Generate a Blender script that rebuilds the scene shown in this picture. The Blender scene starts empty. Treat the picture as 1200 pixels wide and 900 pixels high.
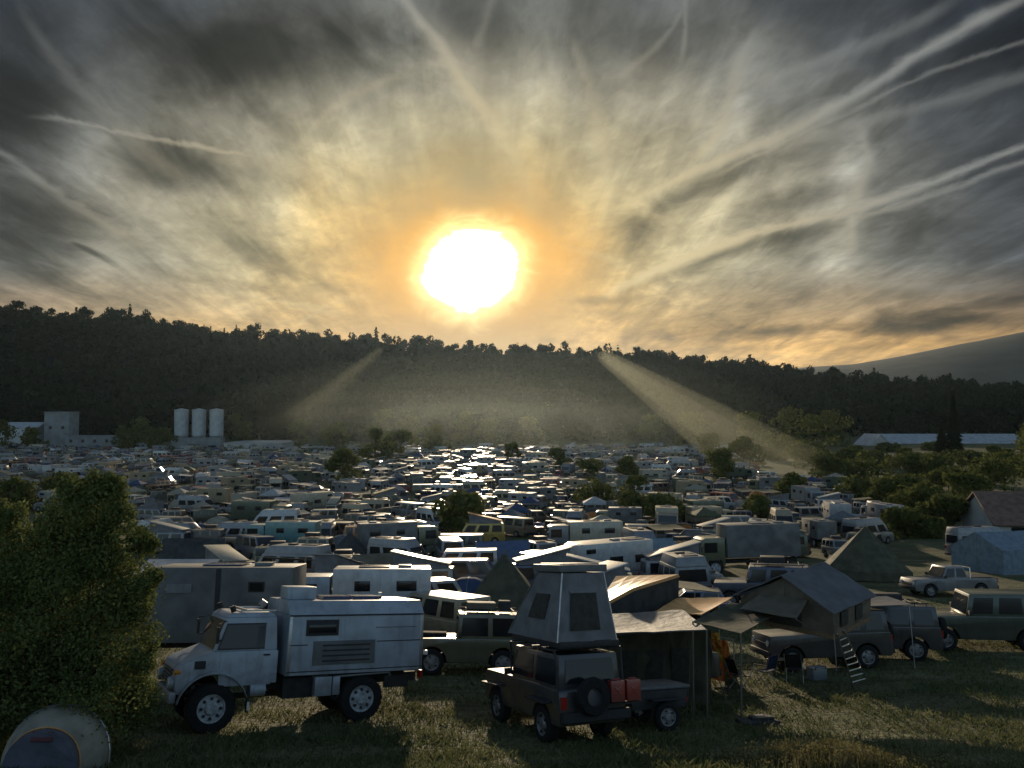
import bpy, bmesh, math, random
import numpy as np
from mathutils import Vector, Matrix, Quaternion
R = random.Random(7)
NR = np.random.default_rng(11)
PI = math.pi
scene = bpy.context.scene
COL = scene.collection
CZ = 16.0                      # camera height above the valley datum
F = 960.0                      # focal length in pixels of a 1200 px wide frame
PITCH = math.atan(30 / F)

# ------------------------------------------------------------------ terrain
_d = [-400, -80, -30, 0, 6, 10, 12, 15, 20.5, 25, 32, 42, 53, 75, 96, 150, 330, 9000]
_h = [14, 9, 3.5, -1.6, -3.4, -4.9, -5.7, -6.75, -7.9, -8.55, -9.5, -10.6, -11.6, -13.1, -14.0, -14.9, -15.5, -15.5]
_gd = np.arange(-400, 401, 0.5)
_gh = np.interp(_gd, _d, _h)
_k = np.exp(-0.5 * (np.arange(-8, 9) / 3.5) ** 2); _k /= _k.sum()
_gh = np.convolve(np.pad(_gh, 8, mode='edge'), _k, 'valid')
RIDGE_PX = [-700, -300, 0, 60, 100, 160, 200, 235, 300, 400, 480, 560, 650, 700, 760, 830, 900, 1000, 1200, 1500, 2200]
RIDGE_PY = [385, 372, 368, 372, 377, 378, 386, 393, 396, 401, 406, 413, 417, 421, 420, 428, 437, 450, 460, 462, 462]
FAR_PX = [-900, 600, 880, 950, 1000, 1060, 1130, 1200, 1300, 1500, 2200]
FAR_PY = [470, 462, 437, 431, 428, 418, 404, 391, 385, 384, 384]
RD, FD = 760.0, 3000.0
def sstep(t):
    t = np.clip(t, 0, 1); return t * t * (3 - 2 * t)
def bumps(x, y):
    return (np.sin(x * .37 + 1.3 * np.sin(y * .21)) * np.cos(y * .31 + .8) * .09
            + np.sin(x * .11 + y * .07 + 2) * .16 * np.clip((y - 5) / 30, 0, 1))
def H(x, y):
    x = np.asarray(x, float); y = np.asarray(y, float)
    r = np.hypot(x, y)
    z = CZ + np.interp(y, _gd, _gh) + bumps(x, y) * np.clip(60 / (r + 1), .2, 1)
    yy = np.maximum(y, 1e-3)
    px = 600 + F * np.clip(x / yy, -1.6, 1.6)
    front = sstep((y / (r + 1e-6) - .25) / .3)
    rp = (480 - np.interp(px, RIDGE_PX, RIDGE_PY) - 17) / F * RD + 15.5
    wob = 5 * np.sin(x * .013 + y * .008) + 3 * np.sin(x * .031 - y * .02)
    t = sstep((y - 380) / (RD - 380))
    back = 1 - .55 * sstep((y - RD - 60) / 700)
    z = z + front * (rp * t * back + wob * t * (y < RD + 400) * .6 * (1 - t) * 2)
    fp = (480 - np.interp(px, FAR_PX, FAR_PY)) / F * FD + 15.5
    z = z + front * np.maximum(fp - rp * back * t, 0) * sstep((y - 1500) / (FD - 1500)) * (1 - .3 * sstep((y - FD) / 2000))
    return z
def hz(x, y): return float(H(x, y))
def ray(px, py):
    cx, cy = (px - 600) / F, (450 - py) / F
    return Vector((cx, math.cos(PITCH) - cy * math.sin(PITCH), math.sin(PITCH) + cy * math.cos(PITCH)))
def xat(px, d): return (px - 600) / F * d
def gat(px, d):
    x = xat(px, d); return Vector((x, d, hz(x, d)))
def pt(px, py, d):
    r = ray(px, py); r = r * (d / r.y); return Vector((r.x, r.y, r.z + CZ))
def slope_at(x, y, e=1.5):
    n = Vector((-(hz(x + e, y) - hz(x - e, y)) / (2 * e), -(hz(x, y + e) - hz(x, y - e)) / (2 * e), 1)).normalized()
    return n

# ------------------------------------------------------------------ materials
MATS = {}
def nd(nt, t, **k):
    n = nt.nodes.new(t)
    for a, b in k.items():
        setattr(n, a, b)
    return n
def mat(key, col=None, rough=.6, metal=0.0, ns=6.0, amt=.25, bump=0.0, coat=0.0, trans=0.0, col2=None, bscale=None, spec=.5):
    if key in MATS: return MATS[key]
    m = bpy.data.materials.new(key); m.use_nodes = True
    nt = m.node_tree; L = nt.links
    b = nt.nodes['Principled BSDF']
    tc = nd(nt, 'ShaderNodeTexCoord')
    no = nd(nt, 'ShaderNodeTexNoise'); no.inputs['Scale'].default_value = ns; no.inputs['Detail'].default_value = 5
    L.new(tc.outputs['Object'], no.inputs['Vector'])
    mx = nd(nt, 'ShaderNodeMix', data_type='RGBA')
    c1 = col; c2 = col2 or tuple(c * (1 - amt) for c in col)
    mx.inputs[6].default_value = (*c1, 1); mx.inputs[7].default_value = (*c2, 1)
    mr = nd(nt, 'ShaderNodeMapRange'); mr.inputs[1].default_value = .38; mr.inputs[2].default_value = .66
    L.new(no.outputs[0], mr.inputs[0]); L.new(mr.outputs[0], mx.inputs[0])
    cout = mx.outputs[2]
    if key.startswith('paint_') or key == 'truck_white':
        sz = nd(nt, 'ShaderNodeSeparateXYZ'); L.new(tc.outputs['Object'], sz.inputs[0])
        n3 = nd(nt, 'ShaderNodeTexNoise'); n3.inputs['Scale'].default_value = 3.2; n3.inputs['Detail'].default_value = 8; n3.inputs['Roughness'].default_value = .65
        L.new(tc.outputs['Object'], n3.inputs['Vector'])
        ma = nd(nt, 'ShaderNodeMath', operation='MULTIPLY_ADD'); L.new(n3.outputs[0], ma.inputs[0]); ma.inputs[1].default_value = -2.4; L.new(sz.outputs[2], ma.inputs[2])
        mm = nd(nt, 'ShaderNodeMapRange'); L.new(ma.outputs[0], mm.inputs[0]); mm.inputs[1].default_value = .35; mm.inputs[2].default_value = -.45; mm.inputs[3].default_value = 0; mm.inputs[4].default_value = .5
        mc = nd(nt, 'ShaderNodeMix', data_type='RGBA'); L.new(mm.outputs[0], mc.inputs[0]); L.new(mx.outputs[2], mc.inputs[6]); mc.inputs[7].default_value = (.085, .07, .05, 1); cout = mc.outputs[2]
        n4 = nd(nt, 'ShaderNodeTexNoise'); n4.inputs['Scale'].default_value = 4; n4.inputs['Detail'].default_value = 6
        mp = nd(nt, 'ShaderNodeMapping'); mp.inputs['Scale'].default_value = (1.8, 1.8, .22); L.new(tc.outputs['Object'], mp.inputs[0]); L.new(mp.outputs[0], n4.inputs['Vector'])
        m4 = nd(nt, 'ShaderNodeMapRange'); L.new(n4.outputs[0], m4.inputs[0]); m4.inputs[1].default_value = .54; m4.inputs[2].default_value = .72; m4.inputs[4].default_value = .45
        mc2 = nd(nt, 'ShaderNodeMix', data_type='RGBA'); L.new(m4.outputs[0], mc2.inputs[0]); L.new(cout, mc2.inputs[6]); mc2.inputs[7].default_value = (col[0] * .45, col[1] * .43, col[2] * .4, 1); cout = mc2.outputs[2]
    L.new(cout, b.inputs['Base Color'])
    b.inputs['Metallic'].default_value = metal
    b.inputs['Specular IOR Level'].default_value = spec
    ra = nd(nt, 'ShaderNodeMapRange'); ra.inputs[3].default_value = max(rough - .06, .02); ra.inputs[4].default_value = min(rough + .12, 1)
    L.new(no.outputs[0], ra.inputs[0]); L.new(ra.outputs[0], b.inputs['Roughness'])
    if coat:
        b.inputs['Coat Weight'].default_value = coat; b.inputs['Coat Roughness'].default_value = .16
    if bump:
        bp = nd(nt, 'ShaderNodeBump'); bp.inputs['Strength'].default_value = bump; bp.inputs['Distance'].default_value = .05
        n2 = nd(nt, 'ShaderNodeTexNoise'); n2.inputs['Scale'].default_value = bscale or ns * 2; n2.inputs['Detail'].default_value = 4
        L.new(tc.outputs['Object'], n2.inputs['Vector']); L.new(n2.outputs[0], bp.inputs['Height']); L.new(bp.outputs[0], b.inputs['Normal'])
    if trans:
        tr = nd(nt, 'ShaderNodeBsdfTranslucent'); L.new(mx.outputs[2], tr.inputs[0])
        ms = nd(nt, 'ShaderNodeMixShader'); ms.inputs[0].default_value = trans
        out = nt.nodes['Material Output']
        L.new(b.outputs[0], ms.inputs[1]); L.new(tr.outputs[0], ms.inputs[2]); L.new(ms.outputs[0], out.inputs[0])
    MATS[key] = m
    return m
PAINTS = {'white': (.43, .44, .44), 'silver': (.23, .24, .25), 'grey': (.16, .17, .18), 'black': (.025, .026, .028), 'blue': (.045, .08, .16),
          'light blue': (.22, .28, .33), 'dark green': (.035, .06, .035), 'olive': (.11, .115, .06), 'sand': (.26, .21, .13), 'red': (.32, .035, .025),
          'dark blue': (.02, .035, .08), 'yellow': (.55, .36, .05), 'beige': (.34, .31, .24), 'orange': (.5, .17, .03), 'brown': (.13, .08, .05), 'teal': (.10, .22, .22)}
for k, c in PAINTS.items():
    mat('paint_' + k, c, .42, ns=2.5, amt=.25, coat=.7)
    mat('cloth_' + k, c, .75, ns=3, amt=.3, bump=.4, bscale=5, trans=.18, spec=.3)
mat('truck_white', (.33, .37, .41), .42, ns=1.6, col2=(.24, .265, .285), coat=.25, bump=.10, bscale=3)
mat('glass', (.012, .014, .016), .08, ns=1, amt=.1, spec=.4)
mat('tyre', (.016, .016, .016), .85, ns=14, amt=.3, bump=.3, spec=.3)
mat('rim', (.28, .28, .27), .45, .6, ns=9, amt=.4)
mat('rim_painted', (.42, .44, .44), .5, ns=9, amt=.5)
mat('black_plastic', (.02, .02, .022), .6, ns=8, amt=.3)
mat('chassis', (.022, .02, .018), .75, ns=6, amt=.5, bump=.2)
mat('chrome', (.6, .6, .6), .18, 1.0, ns=8, amt=.1)
mat('aluminium', (.45, .46, .47), .32, .9, ns=8, amt=.2)
mat('lamp_glass', (.6, .6, .58), .1, ns=10, amt=.1, spec=.8)
mat('red_lens', (.35, .02, .015), .2, ns=10, amt=.1)
mat('amber_lens', (.6, .22, .02), .2, ns=10, amt=.1)
mat('canvas_grey', (.20, .20, .205), .75, ns=2.5, amt=.3, bump=.5, bscale=3, trans=.12, spec=.3)
mat('canvas_dark', (.055, .057, .055), .8, ns=2.5, amt=.4, bump=.5, bscale=3, spec=.3)
mat('canvas_tan', (.17, .145, .105), .7, ns=2.5, amt=.3, bump=.5, bscale=3, trans=.15, spec=.3)
mat('canvas_olive', (.09, .09, .055), .8, ns=2, amt=.4, bump=.5, bscale=3, trans=.1, spec=.3)
mat('fly_grey', (.12, .125, .13), .5, ns=2.5, amt=.3, bump=.4, bscale=4)
mat('tan_sunglow', (.62, .30, .09), .42, ns=3, amt=.35)  # tan, with the sunset glow on lid and tarp put into the colour
mat('mesh_dark', (.04, .038, .03), .8, ns=8, amt=.4)
mat('solar', (.03, .05, .14), .15, ns=2, amt=.3, coat=.6)
mat('wood', (.2, .13, .07), .7, ns=8, amt=.4)
mat('concrete', (.20, .215, .22), .8, ns=.4, amt=.3, bump=.2)
mat('plaster', (.36, .36, .34), .85, ns=.5, amt=.25)
mat('steel_pale', (.36, .39, .41), .42, .1, ns=.6, amt=.3)
mat('roof_sheet', (.42, .44, .46), .35, .2, ns=.5, amt=.3)
mat('roof_brown', (.17, .10, .07), .75, ns=1.5, amt=.4, bump=.5)
mat('bark', (.08, .06, .04), .9, ns=5, amt=.5, bump=.6)
mat('khaki_box', (.13, .135, .13), .55, ns=1.4, amt=.4, bump=.1)

def leaf_mat(key, a, b, tr=.35, scale=1.2):
    m = bpy.data.materials.new(key); m.use_nodes = True; nt = m.node_tree; L = nt.links
    bs = nt.nodes['Principled BSDF']; bs.inputs['Roughness'].default_value = .6; bs.inputs['Specular IOR Level'].default_value = 0.0
    geo = nd(nt, 'ShaderNodeNewGeometry'); no = nd(nt, 'ShaderNodeTexNoise'); no.inputs['Scale'].default_value = scale
    L.new(geo.outputs['Position'], no.inputs['Vector'])
    ad = nd(nt, 'ShaderNodeMath', operation='MULTIPLY_ADD'); ad.inputs[1].default_value = .55
    L.new(geo.outputs['Random Per Island'], ad.inputs[0]); L.new(no.outputs[0], ad.inputs[2])
    mr = nd(nt, 'ShaderNodeMapRange'); mr.inputs[1].default_value = .4; mr.inputs[2].default_value = 1.1
    L.new(ad.outputs[0], mr.inputs[0])
    mx = nd(nt, 'ShaderNodeMix', data_type='RGBA'); mx.inputs[6].default_value = (*a, 1); mx.inputs[7].default_value = (*b, 1)
    L.new(mr.outputs[0], mx.inputs[0]); L.new(mx.outputs[2], bs.inputs['Base Color'])
    t = nd(nt, 'ShaderNodeBsdfTranslucent'); L.new(mx.outputs[2], t.inputs[0])
    ms = nd(nt, 'ShaderNodeMixShader'); ms.inputs[0].default_value = tr
    L.new(bs.outputs[0], ms.inputs[1]); L.new(t.outputs[0], ms.inputs[2]); L.new(ms.outputs[0], nt.nodes['Material Output'].inputs[0])
    MATS[key] = m
leaf_mat('leaf_bush', (.05, .072, .022), (.20, .225, .08), .42, .8)
leaf_mat('leaf_tree', (.045, .06, .018), (.13, .14, .045), .4, .2)
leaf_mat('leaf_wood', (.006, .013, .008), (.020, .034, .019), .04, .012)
leaf_mat('leaf_conifer', (.015, .024, .014), (.035, .045, .02), .1, .1)
leaf_mat('grass_blade', (.07, .09, .032), (.18, .18, .085), .35, .35)
leaf_mat('weed', (.09, .09, .03), (.30, .25, .12), .3, 2.0)

# ------------------------------------------------------------------ mesh builder
class MB:
    def __init__(s): s.v = []; s.f = []; s.m = []
    def add(s, vs, fs, m):
        o = len(s.v); s.v += [Vector(p) for p in vs]; s.f += [tuple(i + o for i in q) for q in fs]; s.m += [m] * len(fs); return s
    def box(s, c, d, m, rot=None):
        M = rot.to_matrix() if rot is not None else None
        c = Vector(c); vs = []
        for i in range(8):
            p = Vector(((i & 1) - .5, ((i >> 1) & 1) - .5, ((i >> 2) & 1) - .5)); p = Vector((p.x * d[0], p.y * d[1], p.z * d[2]))
            vs.append(c + (M @ p if M else p))
        return s.add(vs, [(0, 2, 3, 1), (4, 5, 7, 6), (0, 1, 5, 4), (2, 6, 7, 3), (0, 4, 6, 2), (1, 3, 7, 5)], m)
    def hexa(s, b, t, m):       # bottom 4, top 4 (same winding)
        return s.add(list(b) + list(t), [(3, 2, 1, 0), (4, 5, 6, 7)] + [(i, (i + 1) % 4, 4 + (i + 1) % 4, 4 + i) for i in range(4)], m)
    def frus(s, x0, x1, w0, z0, X0, X1, w1, z1, m):
        return s.hexa([(x0, -w0, z0), (x1, -w0, z0), (x1, w0, z0), (x0, w0, z0)], [(X0, -w1, z1), (X1, -w1, z1), (X1, w1, z1), (X0, w1, z1)], m)
    def prism(s, prof, hw, m):  # prof = (x,z) list, counter-clockwise seen from -Y ; hw = half width or function of z
        f = hw if callable(hw) else (lambda z: hw)
        n = len(prof)
        vs = [(x, -f(z), z) for x, z in prof] + [(x, f(z), z) for x, z in prof]
        return s.add(vs, [tuple(range(n)), tuple(range(2 * n - 1, n - 1, -1))] + [((i + 1) % n, i, i + n, (i + 1) % n + n) for i in range(n)], m)
    def tube(s, p, q, r, m, seg=8, r2=None):
        p = Vector(p); q = Vector(q); a = (q - p); r2 = r if r2 is None else r2
        if a.length < 1e-6: return s
        z = a.normalized(); x = z.orthogonal().normalized(); y = z.cross(x)
        vs = []
        for c, rr in ((p, r), (q, r2)):
            for i in range(seg):
                t = 2 * PI * i / seg; vs.append(c + (x * math.cos(t) + y * math.sin(t)) * rr)
        fs = [(i, (i + 1) % seg, seg + (i + 1) % seg, seg + i) for i in range(seg)] + [tuple(range(seg - 1, -1, -1)), tuple(range(seg, 2 * seg))]
        return s.add(vs, fs, m)
    def path(s, pts, r, m, seg=6):
        for a, b in zip(pts, pts[1:]): s.tube(a, b, r, m, seg)
        return s
    def lathe(s, prof, m, c=(0, 0, 0), axis='y', seg=24, tread=0.0):  # prof: (radius, along)
        c = Vector(c); vs = []; n = len(prof)
        for i in range(seg):
            t = 2 * PI * i / seg; k = 1 - (tread if i % 2 else 0)
            for (r, a) in prof:
                rr = r * (k if r > max(q[0] for q in prof) * .93 else 1)
                if axis == 'y': vs.append(c + Vector((math.cos(t) * rr, a, math.sin(t) * rr)))
                elif axis == 'z': vs.append(c + Vector((math.cos(t) * rr, math.sin(t) * rr, a)))
                else: vs.append(c + Vector((a, math.cos(t) * rr, math.sin(t) * rr)))
        fs = []
        for i in range(seg):
            j = (i + 1) % seg
            for k in range(n - 1): fs.append((i * n + k, i * n + k + 1, j * n + k + 1, j * n + k))
        return s.add(vs, fs, m)
    def sheet(s, pts, th, m, nu=1, nv=1, sag=0.0, wr=0.0):  # quad sheet p00,p10,p11,p01 with thickness, sag and wrinkles
        p = [Vector(q) for q in pts]; n = ((p[1] - p[0]).cross(p[3] - p[0])).normalized()
        top = []; 
        for j in range(nv + 1):
            for i in range(nu + 1):
                a, b = i / nu, j / nv
                q = (p[0] * (1 - a) + p[1] * a) * (1 - b) + (p[3] * (1 - a) + p[2] * a) * b
                q = q - Vector((0, 0, 1)) * sag * 4 * a * (1 - a) * (4 * b * (1 - b)) ** .5 + n * (R.uniform(-wr, wr) * 1.6 if wr else 0)
                top.append(q)
        N = len(top); vs = top + [q - n * th for q in top]; fs = []
        W = nu + 1
        for j in range(nv):
            for i in range(nu):
                a = j * W + i; fs.append((a, a + 1, a + W + 1, a + W)); fs.append((N + a + W, N + a + W + 1, N + a + 1, N + a))
        for i in range(nu):
            fs.append((i + 1, i, N + i, N + i + 1)); a = nv * W + i; fs.append((a, a + 1, N + a + 1, N + a))
        for j in range(nv):
            a = j * W; fs.append((a, a + W, N + a + W, N + a)); a = j * W + nu; fs.append((a + W, a, N + a, N + a + W))
        return s.add(vs, fs, m)
    def panel(s, quad, m, s0=.1, s1=.9, t0=.1, t1=.9, off=.008, th=.012):   # inset panel on a quad, slightly proud
        p = [Vector(q) for q in quad]; n = ((p[1] - p[0]).cross(p[3] - p[0])).normalized()
        def bl(a, b): return (p[0] * (1 - a) + p[1] * a) * (1 - b) + (p[3] * (1 - a) + p[2] * a) * b
        q = [bl(s0, t0), bl(s1, t0), bl(s1, t1), bl(s0, t1)]
        return s.hexa([v + n * (off - th) for v in q], [v + n * off for v in q], m)
    def join(s, o, M=None):
        k = len(s.v); s.v += [(M @ v if M is not None else v) for v in o.v]; s.f += [tuple(i + k for i in q) for q in o.f]; s.m += o.m; return s
    def mesh(s, name, bevel=0.0, smooth=False):
        me = bpy.data.meshes.new(name); me.from_pydata([tuple(v) for v in s.v], [], s.f)
        keys = []
        for k in s.m:
            if k not in keys: keys.append(k)
        for k in keys: me.materials.append(MATS[k])
        idx = {k: i for i, k in enumerate(keys)}
        me.polygons.foreach_set('material_index', [idx[k] for k in s.m])
        if bevel:
            bm = bmesh.new(); bm.from_mesh(me)
            bmesh.ops.recalc_face_normals(bm, faces=bm.faces)
            es = [e for e in bm.edges if len(e.link_faces) == 2 and e.calc_face_angle(0) > .35]
            bmesh.ops.bevel(bm, geom=es, offset=bevel, segments=2, profile=.6, affect='EDGES', clamp_overlap=True)
            bm.to_mesh(me); bm.free()
        elif smooth is not None:
            bm = bmesh.new(); bm.from_mesh(me); bmesh.ops.recalc_face_normals(bm, faces=bm.faces); bm.to_mesh(me); bm.free()
        if smooth or bevel:
            me.polygons.foreach_set('use_smooth', [True] * len(me.polygons)); me.set_sharp_from_angle(angle=.6)
        me.update(); return me
def link(name, me, parent=None, loc=None):
    o = bpy.data.objects.new(name, me); COL.objects.link(o)
    if parent: o.parent = parent
    if loc is not None: o.location = loc
    return o
def tag(o, label=None, cat=None, group=None, kind=None):
    if label: o['label'] = label
    if cat: o['category'] = cat
    if group: o['group'] = group
    if kind: o['kind'] = kind
    return o
class T:        # a thing: parts = [name, MB, bevel, smooth, [sub-parts], label]
    def __init__(s): s.p = []
    def part(s, name, mb, bevel=0.0, smooth=False, label=None):
        e = [name, mb, bevel, smooth, [], label]; s.p.append(e); return e
    def sub(s, e, name, mb, bevel=0.0, smooth=False): e[4].append([name, mb, bevel, smooth]); return e
    def emit(s, name, label, cat, loc, rz=0, group=None, tilt=True, scale=1.0):
        r = bpy.data.objects.new(name, None); COL.objects.link(r); r.empty_display_size = .3
        tag(r, label, cat, group); place(r, loc, rz, tilt); r.scale = (scale,) * 3
        for n, mb, bv, sm, subs, lb in s.p:
            o = link(n, mb.mesh(n, bv, sm or n in ('canvas', 'rain_fly')), r)
            if lb: o['label'] = lb
            for (sn, smb, sb, ss) in subs: link(sn, smb.mesh(sn, sb, ss), o)
        return r
    def merged(s, name):
        a = MB()
        for n, mb, bv, sm, subs, lb in s.p:
            a.join(mb)
            for q in subs: a.join(q[1])
        return a.mesh(name)
def place(r, loc, rz, tilt=True):
    r.location = loc; r.rotation_mode = 'QUATERNION'
    q = Quaternion((0, 0, 1), rz)
    if tilt:
        n = slope_at(loc[0], loc[1]); q = Vector((0, 0, 1)).rotation_difference(n) @ q
    r.rotation_quaternion = q
def copy_tree(o, parent=None):
    c = o.copy(); COL.objects.link(c)
    if parent: c.parent = parent
    for ch in list(o.children): copy_tree(ch, c)
    return c

# ------------------------------------------------------------------ vehicles
def wheel(t, x, y, r, w, rimk='rim', big=False, hub=.0):
    sgn = 1 if y > 0 else -1
    ty = MB(); ir = r * (.56 if big else .62)
    ty.lathe([(ir, -w / 2 + .01), (r * .84, -w / 2), (r * .95, -w / 2 + .02), (r, -w * .32), (r, w * .32), (r * .95, w / 2 - .02), (r * .84, w / 2), (ir, w / 2 - .01)], 'tyre', (x, y, r), seg=44 if big else 24, tread=.035 if big else 0)
    ri = MB(); yo = y + sgn * (w / 2 - .03)
    ri.lathe([(ir + .005, -w * .45 * sgn), (ir + .005, w * .44 * sgn), (ir * .92, w * .42 * sgn), (ir * .86, w * .3 * sgn), (ir * .5, w * .34 * sgn), (ir * .42, w * .44 * sgn), (ir * .3, w * .46 * sgn), (0.001, w * .46 * sgn)], rimk, (x, y, r), seg=24)
    n = 8 if big else 5
    for i in range(n):
        a = 2 * PI * i / n
        c = Vector((x + math.cos(a) * ir * .69, y + sgn * w * .33, r + math.sin(a) * ir * .69))
        ri.tube(c - Vector((0, .03, 0)), c + Vector((0, .03, 0)), ir * .12, 'black_plastic', 8)
        c = Vector((x + math.cos(a + .3) * ir * .36, y + sgn * w * .45, r + math.sin(a + .3) * ir * .36))
        ri.tube(c, c + Vector((0, sgn * .02, 0)), .015, 'rim', 6)
    e = t.part('wheel', ty, smooth=True); t.sub(e, 'rim', ri, smooth=True)
def arch(xc, r, zb, n=8):
    a = math.acos(max(-1, min(1, (zb - 0) / r))) if abs(zb) < r else PI / 2
    return [(xc - r * math.sin(a * (1 - 2 * i / n)), zb + 0 + (r * math.cos(a * (1 - 2 * i / n)) - r * math.cos(a))) for i in range(n + 1)]
def lower_profile(L, cl, hood, belt, xw, xb, xf, xr, wr, nose=.12, tail=.05, tz=None):
    ra = wr * 1.2; zr = cl - wr
    def arc(xc):
        a = PI - math.acos(max(-1, min(1, -zr / ra)))       # angle from +x axis where the arc meets the sill
        a0 = math.asin(zr / ra) if abs(zr) < ra else 0
        return [(xc + ra * math.cos(PI - a0 - (PI - 2 * a0) * i / 8), wr + ra * math.sin(PI - a0 - (PI - 2 * a0) * i / 8)) for i in range(9)]
    h = L / 2; tz = tz or belt - .04
    p = [(-h + .04, cl)] + arc(xr) + arc(xf) + [(h - .1, cl), (h - .01, cl + .15), (h, hood * .72), (h - nose, hood), (xw, belt), (xb, belt), (-h + tail, tz), (-h, cl + .35)]
    return p
def car(L, W, Ht, cl, hood, belt, xw, xr0, xr1, xb, wb, fo, wr, paint, nwin=2, inset=.13, rimk='rim', nose=.12, tail=.05, tz=None, ww=.24, pk='paint_', grille=True, lip=True):
    t = T(); P = pk + paint if pk + paint in MATS else paint; h = L / 2; hw = W / 2
    xf = h - fo; xr = xf - wb
    b = MB(); b.prism(lower_profile(L, cl, hood, belt, xw, xb, xf, xr, wr, nose, tail, tz), hw, P)
    t.part('body', b, .035)
    g = MB(); g.frus(xb + .02, xw - .02, hw - .03, belt - .03, xr1, xr0, hw - inset, Ht, P)
    t.part('cabin', g, .04)
    z0 = belt; w0 = hw - .03; w1 = hw - inset
    for s in (-1, 1):
        q = [(xb, w0 * s, z0), (xw, w0 * s, z0), (xr0, w1 * s, Ht), (xr1, w1 * s, Ht)]
        if s > 0: q = [q[1], q[0], q[3], q[2]]
        for i in range(nwin):
            a, c = i / nwin, (i + 1) / nwin
            m = MB(); m.panel(q, 'glass', a + .035 + (.03 if i == 0 else 0), c - .035 - (.03 if i == nwin - 1 else 0), .1, .84, .008, .02); t.part('window', m)
    m = MB(); m.panel([(xw, w0, z0), (xw, -w0, z0), (xr0, -w1, Ht), (xr0, w1, Ht)][::-1], 'glass', .07, .93, .12, .9, .01, .02)
    q = [(xw, -w0, z0), (xw, w0, z0), (xr0, w1, Ht), (xr0, -w1, Ht)]
    m = MB(); m.panel(q, 'glass', .06, .94, .08, .88, .01, .02); t.part('windscreen', m)
    q = [(xb, w0, z0), (xb, -w0, z0), (xr1, -w1, Ht), (xr1, w1, Ht)]
    m = MB(); m.panel(q, 'glass', .1, .9, .15, .85, .01, .02); t.part('rear_window', m)
    for x, ov in ((h + .01, 1), (-h - .01, -1)):
        m = MB(); m.box((x, 0, cl + .17), (.12, W - .06, .2), 'black_plastic'); t.part('bumper', m, .02)
    for s in (-1, 1):
        m = MB(); m.tube((h - .08, s * (hw - .24), hood * .78), (h + .015, s * (hw - .24), hood * .78), .1, 'lamp_glass', 12); t.part('headlight', m)
        m = MB(); m.box((-h - .0, s * (hw - .1), min(belt - .15, 1.0)), (.05, .14, .26), 'red_lens'); t.part('tail_light', m)
        m = MB(); m.box((xw - .12, s * (hw + .1), belt + .12), (.09, .2, .16), 'black_plastic'); t.part('mirror', m, .02)
    if grille:
        m = MB()
        for k in range(4): m.box((h + .004, 0, hood * .62 + k * .06), (.02, W - .75, .03), 'black_plastic')
        t.part('grille', m)
    for x in (xf, xr):
        for s in (-1, 1): wheel(t, x, s * (hw - ww / 2 + .01), wr, ww, rimk)
    ch = MB(); ch.box((0, 0, cl + .05), (L * .8, W * .55, .22), 'chassis'); ch.tube((xf, -hw + .2, wr), (xf, hw - .2, wr), .06, 'chassis'); ch.tube((xr, -hw + .2, wr), (xr, hw - .2, wr), .06, 'chassis'); t.part('chassis', ch)
    return t
def rack(t, x0, x1, hw, z, load=None, rr=None):
    m = MB()
    for s in (-1, 1):
        m.tube((x0, s * hw, z + .1), (x1, s * hw, z + .1), .02, 'black_plastic', 6)
        for x in (x0 + .1, x1 - .1): m.tube((x, s * hw, z - .02), (x, s * hw, z + .1), .018, 'black_plastic', 6)
    for k in range(5):
        x = x0 + (x1 - x0) * (k + .5) / 5; m.tube((x, -hw, z + .1), (x, hw, z + .1), .018, 'black_plastic', 6)
    e = t.part('roof_rack', m)
    if load:
        for (x, y, l, w, h_, k) in load:
            b = MB(); b.box((x, y, z + .13 + h_ / 2), (l, w, h_), k); t.sub(e, 'roof_box', b, .03)
def hatch(c): return car(4.3, 1.75, 1.45, .2, .82, .95, .85, .2, -1.55, -1.95, 2.6, .85, .32, c, nose=.25, tz=.9)
def saloon(c): return car(4.6, 1.78, 1.42, .2, .78, .93, .75, .1, -1.0, -1.7, 2.7, .9, .32, c, nose=.28, tz=.92)
def offroad(c, r=True, rimk='rim'):
    t = car(4.5, 1.82, 1.98, .42, 1.2, 1.24, .75, .55, -2.1, -2.2, 2.75, .8, .4, c, nwin=3, inset=.12, rimk=rimk, nose=.06, ww=.27)
    if r: rack(t, -1.9, .4, .72, 1.98, [(-.5, 0, 1.1, .8, .28, 'black_plastic')])
    s = MB(); s.lathe([(.2, -.1), (.37, -.1), (.4, -.05), (.4, .05), (.37, .1), (.2, .1), (.001, .08)], 'tyre', (-2.38, .25, 1.15), 'x', 20); t.part('spare_wheel', s, smooth=True)
    return t
def van(c, pop=False, up='white'):
    t = car(5.0, 1.92, 2.02, .26, 1.08, 1.14, 1.95, 1.35, -2.38, -2.45, 3.0, .95, .34, c, nwin=3, inset=.12, nose=.12)
    if pop:
        m = MB(); m.frus(-2.1, 1.0, .74, 2.04, -2.1, 1.0, .74, 2.08, 'canvas_grey')
        m.hexa([(-2.1, -.72, 2.06), (1.0, -.72, 2.06), (1.0, .72, 2.06), (-2.1, .72, 2.06)], [(-2.1, -.7, 2.2), (1.05, -.7, 3.0), (1.05, .7, 3.0), (-2.1, .7, 2.2)], 'canvas_grey')
        e = t.part('pop_up_canvas', m)
        l = MB(); l.sheet([(-2.25, -.82, 2.2), (1.2, -.82, 3.03), (1.2, .82, 3.03), (-2.25, .82, 2.2)], -.08, 'paint_' + up); t.part('raised_roof', l, .02)
    return t
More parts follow.
